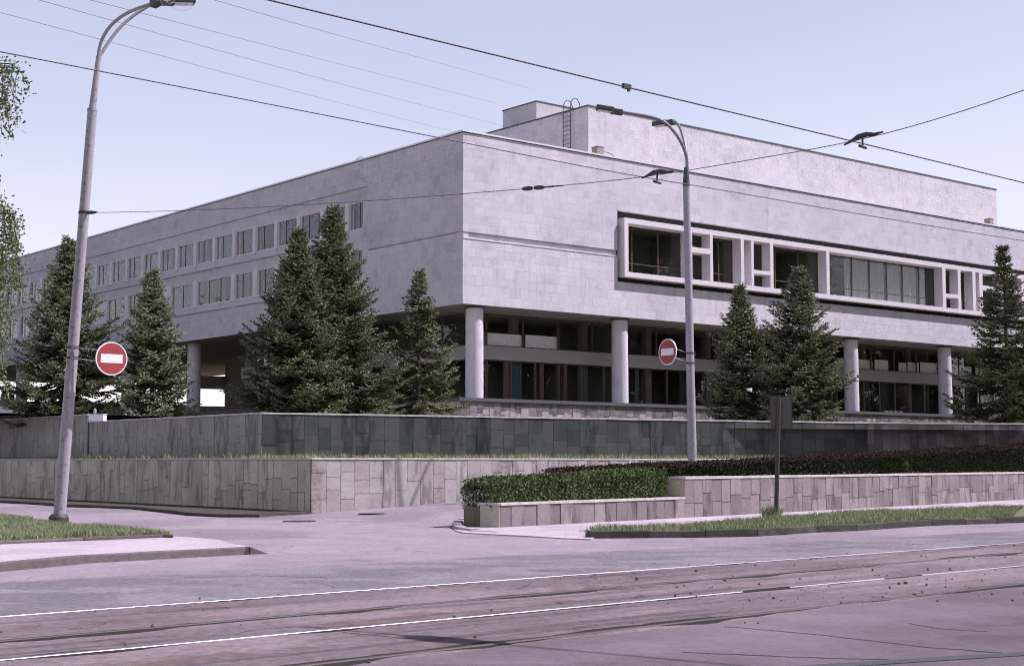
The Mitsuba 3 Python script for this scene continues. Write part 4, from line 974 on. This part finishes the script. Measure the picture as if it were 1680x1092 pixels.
rl = np.array([hw0[:2] + nh * 0.95 - dh * 0.3, hw0[:2] + nh * 0.8 + dh * 5.5, hw0[:2] + nh * 0.8 + dh * 14, hw1[:2] + nh * 0.8, hw2[:2] + nh * 0.8])
def zpx(q, y): return EYE + (758 - y) / F * q[1]
rz = [zpx(rl[0], 762), zpx(rl[1], 752), zpx(rl[2], 741), zpx(rl[3], 729), zpx(rl[4], 722)]
hedge(k, rl, 1.0, ZH - 0.05, rz, 115000, 0.055, 'm_redleaf', 62, redtop=True)
k = thing('hedge', 'thin reddish hedge end running down behind the bright green hedge', 'hedge')
r2 = np.array([hw0[:2] + nh * 2.0 - dh * 2.6, hw0[:2] + nh * 1.9, hw0[:2] + nh * 1.9 + dh * 2.5]); hedge(k, r2, 0.9, 0.5, [zpx(r2[0], 767), zpx(r2[1], 762), zpx(r2[2], 757)], 14000, 0.055, 'm_redleaf', 63, redtop=True)
k = thing('shrub', 'light green bush breaking the reddish hedge', 'bush')
sb = aty(1425, 744, 47.5); r = np.random.default_rng(64); n = 5000
sp_ = r.normal(0, 1, (n, 3)); sp_ /= np.linalg.norm(sp_, axis=1, keepdims=True); sp_ *= (1 - np.abs(r.normal(0, 0.18, n)))[:, None] * [0.55, 0.5, 0.42]
hx = LineString(rl).interpolate(LineString(rl).project(__import__('shapely').Point(sb[0], sb[1]))).coords[0]
P = sp_ + np.array([hx[0], hx[1] - 0.05, zpx(np.array(hx), 742) - 0.38]); V, Fc = leaves(P, 0.06, r, dirn=1)
part(k, 'foliage', (V, Fc), 'm_leaf', uv=np.repeat(np.c_[r.random(n) * 0.6, r.uniform(0.2, 0.7, n)], 4, 0))
part(k, 'stems', cat([tube(np.array([[hx[0], hx[1], ZH - 0.1], [hx[0] + r.normal(0, .2), hx[1] + r.normal(0, .2), ZH + 0.5]]), [0.02, 0.008], 5) for _ in range(5)]), 'm_bark')

# ------------------------------------------------------------------ street lamps
def lamp_head(t, p, d, up=np.array([0, 0, 1.0]), L=0.62, W=0.27):
    """A cobra-head lamp from the arm's end p along d, glass bowl beneath."""
    d = d / np.linalg.norm(d); s = np.cross(up, d); s /= np.linalg.norm(s); u = np.cross(d, s)
    fn = lambda a, b_, c: p + d * a + s * b_ + u * c
    import manifold3d as m3
    def rbox(a0, a1, w, c0, c1, rr=0.035):
        pts = []
        for a in (a0 + rr, a1 - rr):
            for b_ in (-w / 2 + rr, w / 2 - rr):
                for c in (c0 + rr, c1 - rr):
                    sp = trimesh.creation.icosphere(1, rr); pts.append(sp.vertices + fn(a, b_, c))
        return trimesh.convex.convex_hull(np.vstack(pts))
    h = part(t, 'lamp_head', cat([rbox(-0.06, 0.3, W * 0.62, -0.10, 0.07), rbox(0.2, L + 0.1, W, -0.06, 0.09)]), 'm_lampgreen', smooth=35)
    n, mrow = 16, 5; V = []
    for j in range(mrow + 1):
        a = j / mrow * np.pi / 2
        for i in range(n):
            th = i / n * 2 * np.pi; V.append(fn(0.44 + 0.24 * np.cos(th) * np.cos(a), W * 0.44 * np.sin(th) * np.cos(a), -0.06 - 0.15 * np.sin(a)))
    Fq = [[j * n + i, j * n + (i + 1) % n, (j + 1) * n + (i + 1) % n, (j + 1) * n + i] for j in range(mrow) for i in range(n)]
    part(h, 'bowl', (np.array(V), np.array(Fq)), 'm_glass', smooth=True)
    part(h, 'reflector', hexa(fn, 0.22, 0.66, -W * 0.4, W * 0.4, -0.068, -0.06), 'm_white')
t = thing('street_lamp', 'leaning double-arm lamp post on the grass verge at the left', 'street lamp')
Y0 = atz(95, 862, 0.13)[1]
pb_, pt_, pk_ = aty(96, 866, Y0), aty(151.5, 181, Y0), aty(162, 92, Y0)
part(t, 'pole', tube(np.linspace(pb_, pt_, 10), np.linspace(0.120, 0.093, 10), 20), 'm_pole', smooth=40)
part(t, 'collar', tube(np.array([pt_ + (pt_ - pb_) / np.linalg.norm(pt_ - pb_) * x for x in (-0.02, 0.03)]), [0.102, 0.100], 20), 'm_pole', smooth=40)
part(t, 'base_plate', lathe([(0, 0.1), (0.2, 0.1), (0.19, 0.3), (0.14, 0.36), (0, 0.36)], 20, [pb_[0], Y0, 0]), 'm_rust', smooth=30)
part(t, 'upper_pole', tube(np.linspace(pt_, pk_, 6), np.linspace(0.075, 0.050, 6), 14), 'm_pole', smooth=40)
up_px = [(161.7, 93), (166.7, 67), (178, 47), (193, 32), (213, 19.5), (233, 11.5), (253, 5)]
lo_px = [(163, 93), (176.7, 72), (193, 50), (210, 33), (230, 18.5), (250, 7), (262, 1)]
a1_ = spline([aty(x, y, Y0 - 0.12 * i / 2) for i, (x, y) in enumerate(up_px)], 24); a2_ = spline([aty(x, y, Y0 + 0.16 * i / 2) for i, (x, y) in enumerate(lo_px)], 24)
part(t, 'arm', tube(a1_, 0.034, 10), 'm_pole', smooth=40); part(t, 'arm', tube(a2_, 0.034, 10), 'm_pole', smooth=40)
lamp_head(t, a1_[-1], np.array([0.42, -0.35, 0.10])); lamp_head(t, a2_[-1], np.array([0.62, 0.25, 0.06]))
for y in (574, 591):
    fr_ = (866 - y) / (866 - 181); c = pb_ + (pt_ - pb_) * fr_; part(t, 'clamp', tube(np.array([c - [0, 0, 0.025], c + [0, 0, 0.025]]), 0.118, 16), 'm_dark', smooth=40)
left_wire_at = pb_ + (pt_ - pb_) * ((866 - 352) / (866 - 181))
part(t, 'clamp', tube(np.array([left_wire_at - [0, 0, 0.03], left_wire_at + [0, 0, 0.03]]), 0.110, 16), 'm_dark', smooth=40)
def no_entry(label, cx_, cy_, Y, nrm, dia, pole_pts):
    t = thing('no_entry_sign', label, 'road sign')
    c = aty(cx_, cy_, Y); nrm = np.array(nrm, float); nrm /= np.linalg.norm(nrm); s = np.cross([0, 0, 1.0], nrm); s /= np.linalg.norm(s); u = np.cross(nrm, s)
    fn = lambda a, b_, d: c + s * a + u * b_ + nrm * d
    def disc(r0, d0, d1, n=48):
        th = np.arange(n) / n * 2 * np.pi
        v = np.vstack([[fn(r0 * np.cos(x), r0 * np.sin(x), d) for x in th] for d in (d0, d1)] + [[fn(0, 0, d0), fn(0, 0, d1)]])
        f = []
        for i in range(n):
            j = (i + 1) % n; f += [[i, j, n + j], [i, n + j, n + i], [2 * n, j, i], [2 * n + 1, n + i, n + j]]
        m = trimesh.Trimesh(v, np.array(f), process=False); m.fix_normals(); return m
    R_ = dia / 2
    part(t, 'rim', disc(R_, -0.025, 0.0), 'm_white', smooth=40)
    part(t, 'red_face', disc(R_ * 0.93, 0.0, 0.004), 'm_red', smooth=40)
    part(t, 'white_bar', hexa(fn, -R_ * 0.69, R_ * 0.69, -R_ * 0.26, R_ * 0.26, 0.004, 0.008), 'm_white')
    for hgt, q in zip((R_ * 0.42, -R_ * 0.28), pole_pts):
        part(t, 'bracket', tube(np.array([q, fn(0, hgt, -0.035), fn(0, hgt, -0.025)]), 0.010, 6), 'm_pole')
    return c
pol = lambda y: pb_ + (pt_ - pb_) * ((866 - y) / (866 - 181))
no_entry('round red no-entry sign on the leaning lamp post at the left', 183.3, 588, Y0 - 0.05, (0.64, -0.77, 0.0), 0.66, [pol(574) - [0, .12, 0], pol(591) - [0, .12, 0]])
t = thing('street_lamp', 'slim double-arm lamp post behind the hedge, centre right', 'street lamp')
Y1 = 41.5
qb = aty(1136.5, 760, Y1); qb[2] = ZH - 0.2; qt = aty(1126, 306, Y1); qk = aty(1123, 232, Y1 )
part(t, 'pole', tube(np.linspace(qb, qt, 10), np.linspace(0.128, 0.098, 10), 20), 'm_pole', smooth=40)
part(t, 'collar', tube(np.array([qt, qt + [0, 0, 0.1], qt + [0, 0, 0.55]]), [0.105, 0.1, 0.06], 16), 'm_lampgreen', smooth=40)
Z6 = lambda x, y: (960 + x / 6.065, 140 + y / 6.065)
ar1 = [Z6(1015, 830), Z6(1005, 700), Z6(985, 635), Z6(950, 560), Z6(900, 480), Z6(840, 410), Z6(770, 355), Z6(690, 325), Z6(600, 305), Z6(480, 285), Z6(355, 265)]
ar2 = [Z6(1017, 830), Z6(1008, 700), Z6(1000, 630), Z6(985, 555), Z6(965, 480), Z6(940, 415), Z6(910, 372), Z6(868, 362)]
b1_ = spline([aty(x, y, Y1 - 0.03 * i) for i, (x, y) in enumerate(ar1)], 30); b2_ = spline([aty(x, y, Y1 + 0.03 * i * i) for i, (x, y) in enumerate(ar2)], 24)
part(t, 'upper_pole', tube(np.array([qt + [0, 0, .4], b1_[0], b1_[2]]), [0.06, 0.055, 0.05], 12), 'm_pole', smooth=40)
part(t, 'arm', tube(b1_, 0.045, 10), 'm_armgrey', smooth=40); part(t, 'arm', tube(b2_, 0.04, 10), 'm_armgrey', smooth=40)
lamp_head(t, b1_[-1], b1_[-1] - b1_[-4] + np.array([0, 0, 0.0])); lamp_head(t, b2_[-1], np.array([-0.45, 0.5, 0.02]))
pol2 = lambda y: qt + (qb - qt) * ((y - 306) / (760 - 306))
no_entry('turned round red no-entry sign on the slim lamp post behind the hedge', 1095, 577, Y1 - 0.35, (-0.81, -0.59, 0.0), 0.735, [pol2(563) - [0.1, .05, 0], pol2(577) - [.1, .05, 0]])
for y in (564, 579):
    c = pol2(y); part(t, 'clamp', tube(np.array([c - [0, 0, 0.025], c + [0, 0, 0.025]]), 0.125, 16), 'm_dark', smooth=40)

# bare board sign seen from behind
t = thing('board_sign', 'dark square board sign seen from behind on a reddish post in the grass strip', 'road sign')
gq_ = atz(1271, 848, 0.1); YS = gq_[1]
p0, p1 = np.array([gq_[0] + 0.03, YS, 0.05]), aty(1278, 652, YS)
part(t, 'post', tube(np.linspace(p0, p1, 4), 0.052, 12), 'm_postred', smooth=40)
c0, c1 = aty(1265.5, 702, YS + 0.07), aty(1298, 650, YS + 0.07)
fnb = lambda a, b_, z: np.array([a, YS + 0.085 + b_ - (a - c0[0]) * 0.06, z])
part(t, 'board', hexa(fnb, c0[0], c1[0], -0.015, 0.015, c0[2], c1[2]), 'm_signback')
part(t, 'board_rim', cat([hexa(fnb, c0[0] - .012, c0[0], -0.03, 0.03, c0[2], c1[2]), hexa(fnb, c1[0], c1[0] + .012, -0.03, 0.03, c0[2], c1[2]), hexa(fnb, c0[0] - .012, c1[0] + .012, -0.03, 0.03, c1[2], c1[2] + .012), hexa(fnb, c0[0] - .012, c1[0] + .012, -0.03, 0.03, c0[2] - .012, c0[2])]), 'm_dark')
for z in (0.25, 0.75): part(t, 'clamp', hexa(fnb, p1[0] - 0.09, p1[0] + 0.09, -0.09, -0.016, c0[2] + (c1[2] - c0[2]) * z - 0.02, c0[2] + (c1[2] - c0[2]) * z + 0.02), 'm_dark')
kk = numbered('grass'); th = np.linspace(0, 2 * np.pi, 12)
grass(kk, [(gq_[0] - 0.05 + 0.22 * np.cos(x), YS + 0.22 * np.sin(x)) for x in th], 0.1, 300, 0.24, 'taller tuft of grass at the foot of the board sign post', 15, 0.2)

# manhole covers
for x, y, lb_ in [(491, 855, 'dark iron manhole cover at the wall corner, the nearer of two'), (612, 845, 'dark iron manhole cover on the driveway in front of the sunlit lower wall')]:
    k = thing('manhole_cover', lb_, 'manhole cover'); q = atz(x, y, 0.0); q[2] = 0.006 + (dz(*[(q - WCN) @ e for e in (e1, e2)]))
    part(k, 'cover', lathe([(0, 0), (0.30, 0), (0.30, 0.012), (0.27, 0.016), (0, 0.016)], 28, q), 'm_dark'); part(k, 'rim', lathe([(0.31, 0), (0.38, 0), (0.38, 0.012), (0.31, 0.012), (0.31, 0)], 28, q), 'm_rust')

# ------------------------------------------------------------------ overhead wires
def wire_thing(label, pts, r_, n=40, cat_='wire', grp=None):
    t = thing('overhead_wire', label, cat_, grp)
    part(t, 'cable', tube(spline(pts, n), r_, 6), 'm_wire', smooth=True)
    return t
def on_e1(px_list, zc):
    """points of a wire at about the given height"""
    return [cam_o + ray(x, y) * ((zc - EYE) / ray(x, y)[2]) for x, y in px_list]
HWZ = 5.7
q = on_e1([(440, 0), (700, 63), (1028, 143), (1350, 220), (1680, 300)], HWZ)
q = [ext(q[0], q[1], 6)] + q + [ext(q[-1], q[-2], 20)]
tw1 = wire_thing('thick contact wire with one clamp crossing the sky from top left to right', q, 0.0095)
cc = on_e1([(1028, 143)], HWZ)[0]; dv = e1
fnc = lambda a, b_, c: cc + e1 * a + e2 * b_ + np.array([0, 0, c])
part(tw1, 'clamp', cat([hexa(fnc, -0.06, 0.06, -0.02, 0.02, -0.02, 0.035), hexa(fnc, 0.02, 0.05, -0.015, 0.015, -0.045, -0.02)]), 'm_dark')
q = on_e1([(0, 85), (380, 159), (760, 234), (1057, 290.7), (1180, 311), (1260, 325), (1680, 395)], HWZ)
q = [ext(q[0], q[1], 6)] + q + [ext(q[-1], q[-2], 20)]
wire_thing('thick contact wire crossing in front of the building corner from the left', q, 0.0075, 60)
# span wire with insulators and hangers from the left lamp post
sp_px = [(152, 352.5), (500, 336), (875, 308.5), (1078, 287), (1250, 259), (1415, 228), (1680, 148)]
Ps = [left_wire_at.copy()]
endp = on_e1([(1680, 148)], 5.9)[0]
for x, y in sp_px[1:-1]:
    # intersect with the vertical plane through the wire's two ends
    nrm = np.cross(endp - Ps[0], [0, 0, 1.0]); d = ray(x, y); tt = ((Ps[0] - cam_o) @ nrm) / (d @ nrm); Ps.append(cam_o + d * tt)
Ps.append(endp); Ps2 = Ps + [ext(Ps[-1], Ps[-2], 6)]
ts = thing('span_wire', 'span wire with dark insulators running from the leaning lamp post across the street', 'wire')
part(ts, 'cable', tube(spline(Ps2, 70), 0.006, 6), 'm_wire', smooth=True)
sd = (Ps[5] - Ps[0]); sd[2] = 0; sd /= np.linalg.norm(sd)
def frame_at(p, i):
    d = Ps[min(i + 1, len(Ps) - 1)] - Ps[i - 1]; d = d / np.linalg.norm(d); return d
d = frame_at(Ps[2], 2); p = Ps[2]
part(ts, 'insulator', cat([tube(np.array([p + d * x for x in (-0.22, -0.18, -0.10, -0.03, -0.01)]), [0.01, 0.03, 0.036, 0.03, 0.012], 10), tube(np.array([p + d * x for x in (0.01, 0.03, 0.10, 0.18, 0.22)]), [0.012, 0.03, 0.036, 0.03, 0.01], 10), tube(np.array([p + d * x for x in (0.22, 0.35, 0.55)]), [0.012, 0.014, 0.008], 8)]), 'm_dark', smooth=40)
for i in (3, 5):
    p = Ps[i]; d = frame_at(p, i); u_ = np.array([0, 0, 1.0])
    body = tube(np.array([p + d * a + u_ * b_ for a, b_ in ((-0.26, -0.02), (-0.15, 0.012), (-0.05, 0.045), (0.06, 0.045), (0.17, 0.022), (0.29, 0.025))]), [0.010, 0.021, 0.034, 0.034, 0.021, 0.010], 10)
    drop = tube(np.array([p + u_ * 0.04, p - u_ * 0.10]), 0.014, 8); cl = tube(np.array([p - u_ * 0.10 + e1 * -0.07, p - u_ * 0.11 + e1 * 0.07]), 0.02, 8)
    hg = part(ts, 'hanger', body, 'm_dark', smooth=40); part(hg, 'clamp', cat([drop, cl]), 'm_dark', smooth=40)
p = Ps[0]; d = Ps[1] - Ps[0]; d /= np.linalg.norm(d)
part(ts, 'insulator', tube(np.array([p + d * x for x in (0.1, 0.16, 0.25, 0.33, 0.42)]), [0.014, 0.034, 0.038, 0.03, 0.01], 10), 'm_dark', smooth=40)
# thin high cables
for lb_, px, z in [('thin high cable above the side wall, lowest of the faint cables', [(0, 20.7), (420, 133), (739, 215)], 12.5), ('thin high cable ending at the upper storey, second from below', [(63, 0), (420, 100), (824, 206)], 12.0),
                   ('very faint thin high cable in the upper sky, second from the top', [(147, 0), (420, 70), (607, 118), (777, 160)], 12.5), ('very faint topmost thin cable in the upper sky', [(330, -6), (420, 20), (708, 100), (840, 137)], 13.0)]:
    a_ = aty(*px[0], 30); e_ = aty(*px[-1], 92)
    nrm = np.cross(e_ - a_, [0, 0, 1.0]); qs = [a_]
    for x, y in px[1:-1]:
        d = ray(x, y); qs.append(cam_o + d * (((a_ - cam_o) @ nrm) / (d @ nrm)))
    qs.append(e_); qs.append(ext(e_, qs[-2], 14)); qs = [ext(qs[0], qs[1], 8)] + qs
    wire_thing(lb_, qs, 0.0055, 50, 'cable')
# bracket arm on the near side, outside the frame, whose insulator throws its shadow on the near track
QS = atz(745, 1050, 0.0); S_ = SUN / SUN[2]; o6 = QS + S_ * 6.0
dn = atz(1120, 1088, 0) - atz(600, 1041, 0); dn /= np.linalg.norm(dn)
k = thing('catenary_pole', 'tram wire pole with bracket arm on the near side of the street, outside the view', 'pole')
basep = o6 + dn * 9.5
part(k, 'pole', tube(np.array([[basep[0], basep[1], 0], [basep[0], basep[1], 6.6]]), [0.13, 0.1], 12), 'm_pole', smooth=40)
part(k, 'arm', tube(np.array([o6 - dn * 1.6, basep]), 0.02, 8), 'm_dark', smooth=40)
part(k, 'insulator', tube(np.array([o6 + dn * x + np.array([0, 0, zz]) for x, zz in ((-0.5, 0), (-0.35, 0.03), (0, 0.08), (0.3, 0.04), (0.5, 0))]), [0.03, 0.12, 0.16, 0.12, 0.03], 12), 'm_dark', smooth=40)
